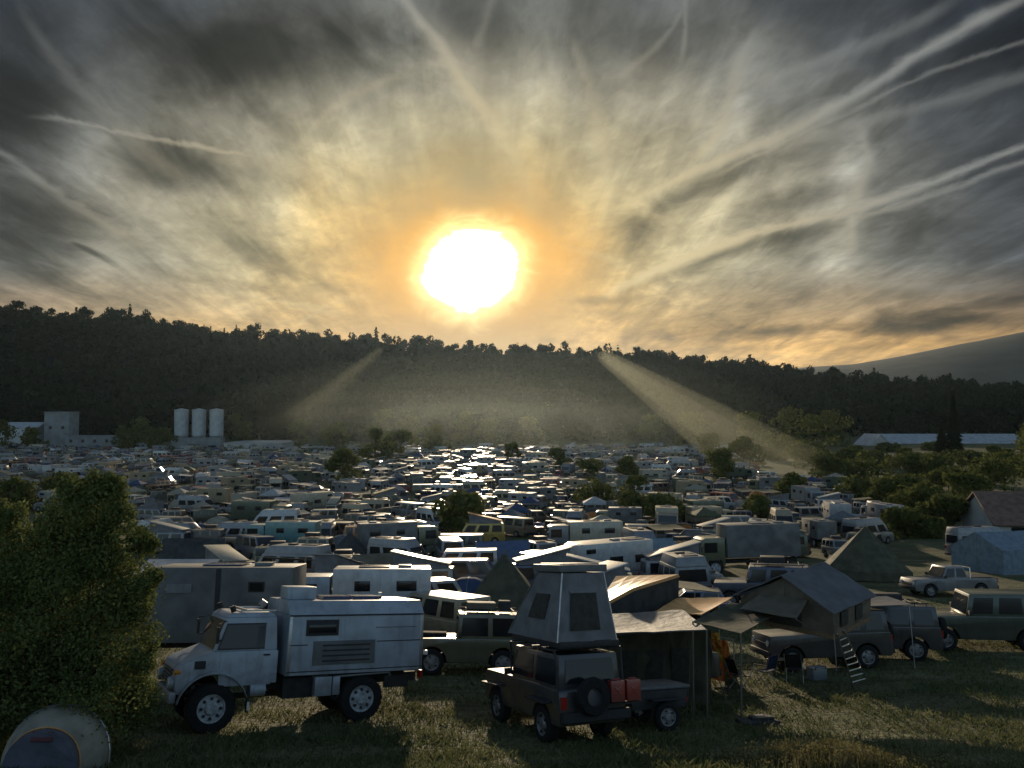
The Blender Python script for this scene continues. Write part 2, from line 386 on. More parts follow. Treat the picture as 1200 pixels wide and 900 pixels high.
def hightop(c):
    t = car(5.9, 2.05, 2.2, .28, 1.1, 1.25, 2.25, 1.55, -2.85, -2.9, 3.6, 1.0, .36, c, nwin=3, inset=.1, nose=.15)
    m = MB(); m.frus(-2.85, 1.5, .92, 2.19, -2.75, 1.0, .8, 2.75, 'paint_' + c); t.part('high_roof', m, .06)
    m = MB(); m.box((-.4, .1, 2.8), (.5, .5, .1), 'black_plastic'); m.box((-1.8, -.1, 2.78), (1.2, .8, .05), 'solar'); t.part('roof_hatch', m, .01)
    return t
def motorhome(c='white'):
    t = car(6.3, 2.1, 2.1, .3, 1.1, 1.3, 2.45, 1.75, .9, .8, 3.8, .95, .36, c, nwin=1, inset=.12, nose=.15)
    b = MB(); b.prism([(-3.3, .5), (-2.6, .5), (-2.5, .82), (-1.4, .82), (-1.3, .5), (1.0, .5), (1.15, 1.9), (2.35, 2.15), (2.3, 2.8), (1.9, 2.95), (-3.3, 2.95)], 1.12, 'paint_' + c); t.part('living_box', b, .06)
    for s in (-1, 1):
        for (x, z, l, h_) in ((-2.3, 1.8, .9, .5), (-.4, 1.8, 1.0, .5), (1.5, 2.5, .7, .3)):
            m = MB(); m.box((x, s * 1.125, z), (l, .03, h_), 'glass'); t.part('window', m, .01)
        m = MB(); m.box((-.9, s * 1.122, 1.02), (4.2, .02, .06), 'paint_blue'); m.box((-.9, s * 1.122, 1.15), (4.2, .02, .02), 'paint_grey'); t.part('stripe', m)
    m = MB(); m.box((-1, 0, 3.0), (.5, .5, .1), 'paint_grey'); m.box((-2.3, .2, 2.98), (1.3, .9, .05), 'solar'); t.part('roof_hatch', m, .01)
    return t
def boxtruck(cab, box, L=7.2, bh=2.2, bw=1.18, floor=1.15, win=True, wr=.5, boxlen=None, extra=True):
    t = T(); h = L / 2; cabP = cab if cab in MATS else 'paint_' + cab; boxP = box if box in MATS else 'paint_' + box
    cl = 1.9; cx = h - cl
    c = MB(); c.prism([(h - cl, .75), (h - cl + .15, .75), (h - 1.6, 1.15), (h - .75, 1.15), (h - .45, .7), (h, .7), (h, 1.5), (h - .22, 2.6), (h - .5, 2.72), (cx, 2.72)], 1.08, cabP); t.part('cab', c, .06)
    q = [(h, -1.0, 1.55), (h, 1.0, 1.55), (h - .22, 1.0, 2.6), (h - .22, -1.0, 2.6)]
    m = MB(); m.panel(q, 'glass', .03, .97, .05, .9, .012, .02); t.part('windscreen', m)
    for s in (-1, 1):
        m = MB(); m.box((h - .85, s * 1.085, 2.05), (.95, .02, .7), 'glass'); t.part('window', m)
        m = MB(); m.tube((h - .02, s * .8, 1.0), (h + .02, s * .8, 1.0), .12, 'lamp_glass', 12); t.part('headlight', m)
        m = MB(); m.box((h - .1, s * 1.28, 2.0), (.1, .16, .4), 'black_plastic'); t.part('mirror', m, .02)
    m = MB(); m.box((h + .05, 0, .72), (.2, 2.1, .3), 'black_plastic'); t.part('bumper', m, .03)
    x1 = cx - .12; x0 = -h if boxlen is None else x1 - boxlen
    b = MB(); b.box(((x0 + x1) / 2, 0, floor + bh / 2), (x1 - x0, bw * 2, bh), boxP); e = t.part('box_body', b, .04)
    if win:
        for s in (-1, 1):
            for k, (f, l) in enumerate(((.25, .9), (.7, .7))):
                m = MB(); m.box((x0 + (x1 - x0) * f, s * (bw + .008), floor + bh * .62), (l, .03, .45), 'glass'); t.sub(e, 'window', m, .01)
            m = MB(); m.box((x0 + (x1 - x0) * .48, s * (bw + .005), floor + bh * .47), (.65, .025, bh * .82), boxP); t.sub(e, 'door', m, .01)
    if extra:
        m = MB(); m.box((x0 + 1.2, .2, floor + bh + .06), (.6, .6, .12), 'paint_grey'); m.box((x0 + 2.6, -.1, floor + bh + .04), (1.4, 1.2, .05), 'solar'); t.part('roof_hatch', m, .01)
    ch = MB()
    for s in (-1, 1): ch.box(((x0 + h) / 2 - .2, s * .45, .95), (h - x0 - .5, .12, .22), 'chassis')
    ch.box(((x0 + x1) / 2, 0, .75), (1.2, 1.9, .5), 'chassis'); t.part('chassis', ch)
    for x in (h - 1.15, x0 + (x1 - x0) * .3):
        for s in (-1, 1): wheel(t, x, s * .92, wr, .32, 'rim_painted')
    return t
def pickup(c):
    t = car(5.1, 1.82, 1.78, .38, 1.05, 1.1, .85, .45, -.55, -.8, 3.1, .95, .38, c, nwin=2, inset=.14, nose=.12, tz=1.06)
    m = MB(); m.box((-1.65, 0, 1.115), (1.6, 1.5, .03), 'black_plastic'); t.part('bed_liner', m)
    m = MB(); m.path([(-.95, -.75, 1.1), (-1.0, -.7, 1.7), (-1.0, .7, 1.7), (-.95, .75, 1.1)], .035, 'chrome'); t.part('roll_bar', m, smooth=True)
    return t

# --- tents
def dome_tent(k, w=2.2, h=1.3, l=2.6, k2=None):
    t = T(); m = MB(); n = 12; q = 8; vs = []
    for j in range(n + 1):
        a = PI * j / n
        for i in range(q + 1):
            b = PI * i / q
            rx = math.sin(b) ** .75
            vs.append((-math.cos(b) * l / 2, math.cos(a) * w / 2 * rx, (math.sin(a) ** .8) * h * rx))
    fs = [(j * (q + 1) + i, j * (q + 1) + i + 1, (j + 1) * (q + 1) + i + 1, (j + 1) * (q + 1) + i) for j in range(n) for i in range(q)]
    m.add(vs, fs, k); t.part('flysheet', m, smooth=True)
    for s in (1, -1):
        p = MB(); pts = [(s * math.cos(PI * i / 12) * l * .44, math.cos(PI * i / 12) * w * .47, math.sin(PI * i / 12) * h * .98 + .03) for i in range(13)]
        p.path(pts, .015, 'aluminium', 5); t.part('tent_pole', p)
    d = MB(); d.add([(l * .44, -.35, .05), (l * .44, .35, .05), (l * .3, 0, h * .8)], [(0, 1, 2)], k2 or 'canvas_dark'); t.part('door', d)
    return t
def ridge_tent(k, w=3, h=2.2, l=4, wall=.0):
    t = T(); m = MB()
    for s in (-1, 1):
        m.sheet([(-l / 2, s * w / 2, wall), (l / 2, s * w / 2, wall), (l / 2, 0, h), (-l / 2, 0, h)], .03, k, 6, 5, .10, .02)
        if wall: m.sheet([(-l / 2, s * w / 2, 0), (l / 2, s * w / 2, 0), (l / 2, s * w / 2, wall), (-l / 2, s * w / 2, wall)], .03, k, 4, 1, 0, .01)
    t.part('roof', m)
    for x in (-l / 2 + .04, l / 2 - .04):
        e = MB(); pts = [(x, -w / 2, 0), (x, w / 2, 0)] + ([(x, w / 2, wall)] if wall else []) + [(x, 0, h - .02)] + ([(x, -w / 2, wall)] if wall else [])
        n = len(pts); e.add(pts + [(a + .03, b, c) for a, b, c in pts], [tuple(range(n)), tuple(range(2 * n - 1, n - 1, -1))], k); t.part('end_wall', e)
    for x in (-l / 2, l / 2):
        p = MB(); p.tube((x, 0, 0), (x, 0, h + .05), .02, 'aluminium', 6); t.part('tent_pole', p)
    return t
def pyramid_tent(k, w=5, h=3.2, wall=.5, n=8):
    t = T(); m = MB(); r = w / 2
    for i in range(n):
        a, b = 2 * PI * i / n, 2 * PI * (i + 1) / n
        A = Vector((math.cos(a) * r, math.sin(a) * r, wall)); B = Vector((math.cos(b) * r, math.sin(b) * r, wall)); C = Vector((0, 0, h))
        m.sheet([A, B, C + (B - C) * .03, C + (A - C) * .03], .03, k, 3, 5, 0, .02)
        if wall: m.sheet([(A.x * 1.02, A.y * 1.02, 0), (B.x * 1.02, B.y * 1.02, 0), B, A], .03, k)
    t.part('canvas', m)
    p = MB(); p.tube((0, 0, 0), (0, 0, h + .12), .03, 'wood', 8); t.part('tent_pole', p)
    g = MB()
    for i in range(n):
        a = 2 * PI * i / n; g.tube((math.cos(a) * r, math.sin(a) * r, wall), (math.cos(a) * r * 1.3, math.sin(a) * r * 1.3, 0), .008, 'canvas_tan', 4)
    t.part('guy_rope', g)
    d = MB(); d.add([(r * .94, -.4, .05), (r * .94, .4, .05), (r * .62, 0, h * .45)], [(0, 1, 2)], 'canvas_dark'); t.part('door', d)
    return t
def gazebo(k, w=3, h=2.1, pk=2.9):
    t = T(); m = MB(); r = w / 2
    c = [(-r, -r, h), (r, -r, h), (r, r, h), (-r, r, h)]
    for i in range(4):
        A, B = Vector(c[i]), Vector(c[(i + 1) % 4]); C = Vector((0, 0, pk))
        m.sheet([A, B, C + (B - C) * .03, C + (A - C) * .03], .02, k, 3, 3, 0, .01)
        m.sheet([A - Vector((0, 0, .22)), B - Vector((0, 0, .22)), B, A], .02, k)
    t.part('roof', m)
    for x, y, z in c:
        p = MB(); p.tube((x * .98, y * .98, 0), (x * .98, y * .98, h), .025, 'aluminium', 6); t.part('leg', p)
    return t

# ------------------------------------------------------------------ fast leaf clouds
def leaf_quads(C, rad, n, size, rng, squash=.8, shell=.55, jit=.5):
    C = np.asarray(C, float); rad = np.asarray(rad, float)
    w = rad ** 2; idx = rng.choice(len(C), n, p=w / w.sum())
    d = rng.normal(size=(n, 3)); d /= np.linalg.norm(d, axis=1)[:, None]
    rr = rad[idx] * (shell + (1.08 - shell) * rng.random(n) ** .7)
    p = C[idx] + d * rr[:, None] * np.array([1, 1, squash])
    nrm = d + rng.normal(size=(n, 3)) * jit; nrm /= np.linalg.norm(nrm, axis=1)[:, None]
    a = np.cross(nrm, rng.normal(size=(n, 3))); a /= np.linalg.norm(a, axis=1)[:, None] + 1e-9
    b = np.cross(nrm, a); s = size * (.6 + .8 * rng.random(n))[:, None]
    V = np.stack([p - a * s, p - b * s * .55, p + a * s, p + b * s * .55], 1)
    return V.reshape(-1, 3)
def quads_mesh(name, V, k):
    n = len(V) // 4; me = bpy.data.meshes.new(name)
    me.vertices.add(n * 4); me.vertices.foreach_set('co', V.astype(np.float32).ravel())
    me.loops.add(n * 4); me.loops.foreach_set('vertex_index', np.arange(n * 4, dtype=np.int32))
    me.polygons.add(n); me.polygons.foreach_set('loop_start', np.arange(0, n * 4, 4, dtype=np.int32))
    try: me.polygons.foreach_set('loop_total', np.full(n, 4, dtype=np.int32))
    except Exception: pass
    me.materials.append(MATS[k]); me.update(calc_edges=True); return me
def crown_clumps(h, w, n, rng, low=.25, cr=.3):
    C = []; r = []
    for i in range(n):
        t = low + (1 - low) * rng.random(); a = rng.random() * 2 * PI
        prof = math.sin(min(1, (t - low) / (1 - low) * .85 + .15) * PI) ** .6
        q = rng.random() ** .5 * prof * w / 2 * .8
        rad = w * cr * (.6 + .6 * rng.random()) * .6
        C.append((math.cos(a) * q, math.sin(a) * q, min(h * t, h - rad * .8))); r.append(rad)
    return C, r
def conifer_quads(h, w, n, size, rng):
    t = rng.random(n) ** 1.3; a = rng.random(n) * 2 * PI
    lay = 1 - .25 * ((t * h * .8) % 1.0)
    q = (1 - t) * w / 2 * lay * (.55 + .5 * rng.random(n))
    p = np.stack([np.cos(a) * q, np.sin(a) * q, t * h * .95 + h * .05], 1)
    out = np.stack([np.cos(a), np.sin(a), -.35 + 0 * a], 1)
    tg = np.stack([-np.sin(a), np.cos(a), .2 * rng.normal(size=n)], 1)
    s = (size * (.5 + rng.random(n)) * (1.1 - .6 * t))[:, None]
    return np.stack([p - tg * s * .5, p - out * s, p + tg * s * .5, p + out * s], 1).reshape(-1, 3)
def tree(name, label, loc, h, w, n=900, leaf=.3, k='leaf_tree', group=None, low=.25, nc=14, seed=0, conifer=False, cat='tree'):
    rng = np.random.default_rng(seed + 100)
    r = bpy.data.objects.new(name, None); COL.objects.link(r); r.location = loc; tag(r, label, cat, group)
    if conifer:
        V = conifer_quads(h, w, n, leaf, rng); C = []
    else:
        C, rad = crown_clumps(h, w, nc, rng, low); V = leaf_quads(C, rad, n, leaf, rng)
    link('crown', quads_mesh('crown', V, 'leaf_conifer' if conifer else k), r)
    m = MB(); tr = max(.04, h * .022)
    m.tube((0, 0, -.3), (0, 0, h * (.9 if conifer else .55)), tr, 'bark', 8, tr * .4)
    if not conifer:
        for c in C:
            z = h * (.2 + .3 * R.random()); m.tube((0, 0, min(z, c[2] * .8)), c, tr * .4, 'bark', 5, tr * .1)
    link('trunk', m.mesh('trunk', smooth=True), r)
    return r

def hit(px, py):
    r = ray(px, py); lo = 5.0
    for i in range(4000):
        d = lo + i * .05
        if r.z * d / r.y + CZ <= hz(r.x * d / r.y, d): break
    return Vector((r.x * d / r.y, d, hz(r.x * d / r.y, d)))
USED = []       # (x, y, radius) of hand-placed things
def use(v, r): USED.append((v[0], v[1], r)); return v

# ------------------------------------------------------------------ ground sheet
def build_ground():
    A = np.concatenate([np.linspace(-PI, -.75, 70, endpoint=False), np.linspace(-.75, .75, 560, endpoint=False), np.linspace(.75, PI, 70, endpoint=False)])
    rr = np.concatenate([np.linspace(.6, 60, 150, endpoint=False), np.geomspace(60, 900, 120, endpoint=False), np.geomspace(900, 5000, 36)])
    a, r = np.meshgrid(A, rr); x = np.sin(a) * r; y = np.cos(a) * r
    z = H(x, y)
    V = np.stack([x, y, z], -1).reshape(-1, 3).tolist(); na, nr = len(A), len(rr)
    V.append([0, 0, hz(0, 0)])
    Fc = [(j * na + (i + 1) % na, j * na + i, (j + 1) * na + i, (j + 1) * na + (i + 1) % na) for j in range(nr - 1) for i in range(na)]
    Fc += [(len(V) - 1, i, (i + 1) % na) for i in range(na)]
    me = bpy.data.meshes.new('ground'); me.from_pydata(V, [], Fc)
    bm = bmesh.new(); bm.from_mesh(me); bmesh.ops.recalc_face_normals(bm, faces=bm.faces)
    if sum(f.normal.z for f in bm.faces) < 0: bmesh.ops.reverse_faces(bm, faces=bm.faces)
    bm.to_mesh(me); bm.free()
    me.polygons.foreach_set('use_smooth', [True] * len(me.polygons))
    m = bpy.data.materials.new('meadow'); m.use_nodes = True; nt = m.node_tree; L = nt.links
    b = nt.nodes['Principled BSDF']; b.inputs['Roughness'].default_value = .9; b.inputs['Specular IOR Level'].default_value = .15
    g = nd(nt, 'ShaderNodeNewGeometry')
    def noise(s, det=6, dist=0, vec=None):
        n = nd(nt, 'ShaderNodeTexNoise'); n.inputs['Scale'].default_value = s; n.inputs['Detail'].default_value = det; n.inputs['Distortion'].default_value = dist
        L.new(vec or g.outputs['Position'], n.inputs['Vector']); return n.outputs[0]
    def mr(s, a, b_):
        q = nd(nt, 'ShaderNodeMapRange'); q.inputs[1].default_value = a; q.inputs[2].default_value = b_; L.new(s, q.inputs[0]); return q.outputs[0]
    def mix(f, c1, c2):
        q = nd(nt, 'ShaderNodeMix', data_type='RGBA')
        L.new(f, q.inputs[0])
        for k, c in ((6, c1), (7, c2)):
            if isinstance(c, tuple): q.inputs[k].default_value = (*c, 1)
            else: L.new(c, q.inputs[k])
        return q.outputs[2]
    c = mix(mr(noise(.35, 8, .5), .42, .6), (.08, .10, .04), (.17, .165, .085))
    c = mix(mr(noise(1.6, 8), .5, .68), c, (.085, .07, .04))
    mp = nd(nt, 'ShaderNodeMapping'); mp.inputs['Scale'].default_value = (.25, 1.3, 1); mp.inputs['Rotation'].default_value = (0, 0, .12); L.new(g.outputs['Position'], mp.inputs[0])
    c = mix(mr(noise(.55, 6, .4, mp.outputs[0]), .5, .66), c, (.15, .125, .07))
    mp2 = nd(nt, 'ShaderNodeMapping'); mp2.inputs['Scale'].default_value = (.05, .9, 1); mp2.inputs['Rotation'].default_value = (0, 0, -.2); L.new(g.outputs['Position'], mp2.inputs[0])
    c = mix(mr(noise(1.1, 5, .8, mp2.outputs[0]), .56, .64), c, (.07, .06, .035))
    c = mix(mr(noise(9, 6), .45, .75), c, (.035, .042, .018))
    sx = nd(nt, 'ShaderNodeSeparateXYZ'); L.new(g.outputs['Position'], sx.inputs[0])
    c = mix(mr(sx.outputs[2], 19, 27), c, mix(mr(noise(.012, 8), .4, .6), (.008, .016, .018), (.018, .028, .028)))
    L.new(c, b.inputs['Base Color'])
    bp = nd(nt, 'ShaderNodeBump'); bp.inputs['Strength'].default_value = .9; bp.inputs['Distance'].default_value = .12
    L.new(noise(5, 10), bp.inputs['Height']); L.new(bp.outputs[0], b.inputs['Normal'])
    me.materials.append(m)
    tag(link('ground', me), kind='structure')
build_ground()

# ------------------------------------------------------------------ grass
def build_grass():
    rng = np.random.default_rng(5)
    n = 170000
    y = 14 + 34 * rng.random(n) ** 1.9
    x = (rng.random(n) - .5) * 2 * (.68 * y)
    dens = .5 + .5 * np.sin(x * 1.1 + np.sin(y * .9) * 2) * np.cos(y * 1.3 + x * .3)
    keep = rng.random(n) < .25 + .75 * dens
    x, y = x[keep], y[keep]; n = len(x); z = H(x, y)
    h = (.05 + .10 * rng.random(n) ** 2) * (1 + .5 * dens[keep]); a = rng.random(n) * 2 * PI; w = .006 + .012 * rng.random(n) + y * .0002
    lx, ly = rng.normal(size=n) * .5 * h, rng.normal(size=n) * .5 * h
    p = np.stack([x, y, z - .01], 1); d = np.stack([np.cos(a) * w, np.sin(a) * w, 0 * w], 1)
    mid = p + np.stack([lx * .35, ly * .35, h * .6], 1); top = p + np.stack([lx, ly, h], 1)
    V = np.stack([p - d, p + d, mid + d * .7, top], 1).reshape(-1, 3)
    tag(link('grass', quads_mesh('grass', V, 'grass_blade')), 'short dry meadow grass covering the slope in front', 'grass', kind='stuff')
    # taller weeds bottom right
    n = 9000; c = hit(975, 893)
    cx = c.x + rng.normal(size=n) * 1.0 + .1; cy = c.y - .1 + rng.normal(size=n) * .45
    z = H(cx, cy); h = .12 + .32 * rng.random(n) ** 1.6 * np.exp(-((cx - c.x) / 1.2) ** 2); a = rng.random(n) * 2 * PI
    lx, ly = rng.normal(size=n) * .22 * h, rng.normal(size=n) * .22 * h; w = .005 + .01 * rng.random(n)
    p = np.stack([cx, cy, z - .01], 1); d = np.stack([np.cos(a) * w, np.sin(a) * w, 0 * w], 1)
    top = p + np.stack([lx, ly, h], 1)
    V = [np.stack([p - d * .5, p + d * .5, top + d * .25, top - d * .25], 1).reshape(-1, 3)]
    k = rng.random(n) < .7; q = top[k]; m = len(q); s = .012 + .02 * rng.random(m)[:, None]
    e1 = rng.normal(size=(m, 3)); e1 /= np.linalg.norm(e1, axis=1)[:, None]; e2 = np.cross(e1, rng.normal(size=(m, 3))); e2 /= np.linalg.norm(e2, axis=1)[:, None]
    V.append(np.stack([q - e1 * s, q - e2 * s, q + e1 * s, q + e2 * s], 1).reshape(-1, 3))
    tag(link('weeds', quads_mesh('weeds', np.concatenate(V), 'weed')), 'patch of tall dry flowering weeds at the bottom right', 'weeds', kind='stuff')
build_grass()

# ------------------------------------------------------------------ bushes in front, left
def bush(label, loc, clumps, n, leaf, seed):
    rng = np.random.default_rng(seed); C = []; rad = []
    for (x, y, z, r) in clumps:
        C.append((x, y, z)); rad.append(r)
        for k in range(5):
            d = rng.normal(size=3); d /= np.linalg.norm(d)
            C.append((x + d[0] * r * .95, y + d[1] * r * .8, max(.2, z + d[2] * r * .9))); rad.append(r * (.3 + .25 * rng.random()))
    for k in range(46):
        c0 = clumps[rng.integers(len(clumps))]; d = rng.normal(size=3); d[2] = abs(d[2]) * 1.1; d /= np.linalg.norm(d)
        for q in range(3):
            C.append((c0[0] + d[0] * c0[3] * (1.0 + .16 * q), c0[1] + d[1] * c0[3], c0[2] + d[2] * c0[3] * (1.0 + .2 * q))); rad.append(.24 - .05 * q)
    r = bpy.data.objects.new('bush', None); COL.objects.link(r); r.location = loc; tag(r, label, 'bush')
    V = leaf_quads(C, rad, n, leaf, rng, .95, .45, .8)
    V = np.concatenate([V, leaf_quads(C, np.array(rad) * 1.22, n // 8, leaf * .9, rng, .95, .75, .8), leaf_quads(C, np.array(rad) * 1.45, n // 40, leaf * .8, rng, .95, .85, .8)])
    link('crown', quads_mesh('crown', V, 'leaf_bush'), r)
    m = MB()
    for (x, y, z, rr) in clumps:
        b = Vector((x * .25, y * .3, -.1)); mid = Vector((x * .6, y * .6, z * .5))
        m.tube(b, mid, .05, 'bark', 6, .035); m.tube(mid, (x, y, z + rr * .5), .035, 'bark', 6, .012)
    link('trunk', m.mesh('trunk', smooth=True), r)
gb = gat(86, 17.0)
bush('large leafy green bush beside the pale blue truck', gb, [(.0, 0, 1.2, 1.1), (.75, .1, 2.2, .85), (-.5, .2, 2.5, 1.05), (.45, .1, 3.3, .9), (-.35, .2, 4.0, .8), (.2, .1, 4.8, .7), (.5, .1, 5.0, .5), (.95, -.1, 4.2, .6), (1.15, -.1, 3.2, .6), (1.05, -.2, 1.1, .8), (-1.2, -.1, 1.3, 1.0), (-1.0, .3, 3.4, .75)], 80000, .04, 3)
bush('darker bush on the far left edge behind the dome tent', gat(-15, 17.5), [(0, 0, 1.2, 1.3), (.3, 0, 2.6, 1.1), (-.6, .2, 3.7, .95), (.9, .2, 3.6, .8), (-.2, 0, 4.5, .6), (.5, .1, 4.4, .5), (-1.5, 0, 2.0, 1.2), (1.0, .3, 1.6, .9)], 52000, .042, 8)

# ------------------------------------------------------------------ the pale truck
def pale_truck():
    t = T(); P = 'truck_white'
    arc = [(1.9 + .78 * math.cos(a), .6 + .78 * math.sin(a)) for a in [PI - .7 - (PI - 1.2) * i / 10 for i in range(11)]]
    prof = [(.35, 1.12)] + arc + [(2.74, .95), (2.8, 1.1), (2.8, 1.4), (2.72, 1.6), (2.58, 1.70), (1.97, 1.93), (.35, 1.93)]
    b = MB(); b.prism(prof, 1.06, P); e = t.part('body', b, .05)
    for s in (-1, 1):
        m = MB(); m.box((1.15, s * 1.065, 1.5), (1.28, .015, .8), P); t.sub(e, 'door', m, .01)
        m = MB(); m.box((.65, s * 1.085, 1.82), (.16, .03, .04), 'black_plastic'); t.sub(e, 'door_handle', m)
        m = MB(); m.box((2.25, s * 1.065, 1.63), (.26, .02, .19), 'black_plastic'); t.sub(e, 'air_intake', m)
    c = MB(); c.frus(.38, 1.97, 1.04, 1.92, .42, 1.68, .95, 2.74, P); c.frus(.42, 1.7, .96, 2.73, .5, 1.55, .86, 2.84, P); t.part('cab', c, .05)
    for s in (-1, 1):
        q = [(.38, 1.04 * s, 1.92), (1.97, 1.04 * s, 1.92), (1.68, .95 * s, 2.74), (.42, .95 * s, 2.74)]
        if s > 0: q = [q[1], q[0], q[3], q[2]]
        a0, a1 = (.22, .93) if s < 0 else (.07, .78)
        m = MB(); m.panel(q, 'black_plastic', a0 - .02, a1 + .01, .05, .82, .006, .02); e = t.part('window', m)
        m = MB(); m.panel(q, 'glass', a0, a1 - .15 if s < 0 else a1, .09, .78, .012, .01); t.sub(e, 'pane', m)
        m = MB(); m.panel(q, 'glass', a1 - .13, a1 - .01, .09, .74, .012, .01); t.sub(e, 'quarter_pane', m)
    m = MB(); m.panel([(1.97, -1.04, 1.92), (1.97, 1.04, 1.92), (1.68, .95, 2.74), (1.68, -.95, 2.74)], 'glass', .05, .95, .06, .9, .012, .02); t.part('windscreen', m)
    for s in (-1, 1):      # fender lip, lamps, mirrors
        m = MB()
        pts = [(1.9 + .84 * math.cos(a), s * 1.1, .6 + .84 * math.sin(a)) for a in [PI - .3 - (PI - .5) * i / 14 for i in range(15)]]
        for p, q in zip(pts, pts[1:]): m.hexa([(p[0], s * 1.0, p[2] - .02), (q[0], s * 1.0, q[2] - .02), (q[0], s * 1.2, q[2] - .02), (p[0], s * 1.2, p[2] - .02)], [(p[0], s * 1.0, p[2] + .03), (q[0], s * 1.0, q[2] + .03), (q[0], s * 1.2, q[2] + .02), (p[0], s * 1.2, p[2] + .02)], P)
        t.part('fender', m)
        m = MB(); m.tube((2.7, s * .84, 1.22), (2.9, s * .84, 1.22), .15, P, 16); e = t.part('headlight', m, smooth=True)
        g = MB(); g.tube((2.89, s * .84, 1.22), (2.93, s * .84, 1.22), .125, 'lamp_glass', 16); t.sub(e, 'lens', g)
        m = MB(); m.tube((2.68, s * 1.02, 1.48), (2.83, s * 1.02, 1.48), .06, 'amber_lens', 10); t.part('indicator', m)
        m = MB(); m.path([(1.8, s * 1.0, 2.2), (1.95, s * 1.3, 2.15), (1.95, s * 1.3, 2.6), (1.7, s * 1.0, 2.65)], .015, 'black_plastic'); m.box((1.95, s * 1.34, 2.35), (.05, .2, .38), 'black_plastic'); t.part('mirror', m)
        m = MB(); m.box((1.06, s * 1.08, .72), (.03, .16, .5), 'black_plastic'); e = t.part('mud_flap', m)
        g = MB(); g.box((1.04, s * 1.165, .62), (.06, .01, .2), 'lamp_glass'); t.sub(e, 'reflector', g)
        m = MB(); m.tube((.62, s * .95, .98), (1.0, s * .95, .98), .17, P, 14); t.part('air_tank', m, smooth=True)
    m = MB(); m.box((2.82, 0, .9), (.16, 2.1, .26), P); t.part('bumper', m, .03)
    m = MB()
    for k in range(6): m.box((2.81, 0, 1.08 + k * .08), (.03, 1.2, .045), 'black_plastic')
    t.part('grille', m)
    m = MB()
    for s in (-1, 1): m.tube((1.5, s * .8, 2.86), (1.55, s * .8, 3.0), .07, 'black_plastic', 10); m.box((.85, s * .7, 2.88), (.9, .04, .04), 'aluminium')
    m.box((1.2, 0, 2.9), (.05, 1.5, .05), 'aluminium'); t.part('roof_lamp_bar', m)
    x = MB(); x.tube((.3, -.85, 1.3), (.3, -.85, 2.95), .07, 'black_plastic', 10); x.tube((.3, -.85, 2.92), (.45, -.85, 3.02), .09, 'aluminium', 10); t.part('snorkel', x, smooth=True)
    # box body
    b = MB(); b.prism([(-3.62, 1.28), (.18, 1.28), (.18, 2.76), (.18, 2.78), (-3.62, 2.78)], 1.2, P)
    b.hexa([(-3.62, -1.2, 2.78), (.18, -1.2, 2.78), (.18, 1.2, 2.78), (-3.62, 1.2, 2.78)], [(-3.62, -.93, 3.13), (.18, -.93, 3.13), (.18, .93, 3.13), (-3.62, .93, 3.13)], P)
    e = t.part('box_body', b, .03)
    def sidebox(name, x0, x1, z0, z1, k, th=.02, off=0.0, bv=.008):
        for s in (-1, 1):
            m = MB(); m.box(((x0 + x1) / 2, s * (1.2 + off + th / 2 - .004), (z0 + z1) / 2), (x1 - x0, th, z1 - z0), k); t.sub(e, name, m, bv)
    sidebox('rain_gutter', -3.6, .16, 2.75, 2.79, 'black_plastic', .03)
    sidebox('seam', -3.6, -2.25, 2.06, 2.085, 'black_plastic', .012); sidebox('seam', -.35, .16, 2.02, 2.045, 'black_plastic', .012); sidebox('seam', -3.6, .16, 1.36, 1.385, 'chassis', .014)
    sidebox('window_frame', -1.15, -.28, 2.26, 2.66, 'black_plastic', .035); sidebox('window', -1.08, -.35, 2.33, 2.54, 'glass', .012, .032); sidebox('awning_strip', -3.4, -2.2, 2.42, 2.45, 'paint_grey', .01)
    sidebox('locker', -2.2, -.5, 1.52, 2.12, 'khaki_box', .03)
    for k in range(4): sidebox('louvre', -2.05, -.75, 1.6 + k * .13, 1.64 + k * .13, 'black_plastic', .012, .028)
    for xx in (.12, -3.56): sidebox('corner_strip', xx - .04, xx + .04, 1.3, 2.76, 'aluminium', .012)
    m = MB(); m.box((-.35, 0, 3.3), (.8, .8, .34), P); t.part('roof_vent', m, .05)
    m = MB(); m.box((-1.3, .1, 3.18), (.8, .8, .08), 'solar'); m.box((-2.2, .1, 3.18), (.8, .8, .08), 'solar'); m.tube((-2.9, -.4, 3.08), (-2.9, -.4, 3.28), .06, 'aluminium'); t.part('solar_panel', m)
    m = MB()
    for s in (-1, 1): m.box((-1.6, s * .42, 1.02), (4.3, .12, .24), 'chassis'); m.box((-2.9, s * 1.1, 1.0), (.7, .06, .3), 'chassis')
    m.box((-.25, .2, .95), (.8, 1.5, .5), 'chassis'); m.tube((1.9, -.9, .6), (1.9, .9, .6), .12, 'chassis'); m.tube((-1.95, -.9, .6), (-1.95, .9, .6), .12, 'chassis'); m.tube((-1.9, 0, .7), (1.8, 0, .7), .07, 'chassis')
    t.part('chassis', m)
    for s in (-1, 1):
        m = MB(); m.box((-.85, s * 1.0, .98), (.45, .34, .48), P); t.part('storage_box', m, .02)
        m = MB(); m.box((-1.2, s * 1.0, .98), (.2, .34, .46), P); t.part('storage_box', m, .02)
        m = MB(); m.path([(-1.28, s * 1.05, .75), (-1.2, s * 1.1, 1.2), (-2.7, s * 1.1, 1.24), (-2.8, s * 1.05, .8)], .03, 'paint_grey'); t.part('mudguard', m)
        m = MB(); m.box((-3.65, s * 1.0, 1.15), (.06, .2, .2), 'red_lens'); t.part('tail_light', m)
        for xx in (1.9, -1.95): wheel(t, xx, s * .93, .6, .36, 'rim_painted', big=True)
    m = MB(); m.box((-3.74, 1.12, 1.72), (.1, .14, .12), 'lamp_glass'); t.part('work_lamp', m, .02)
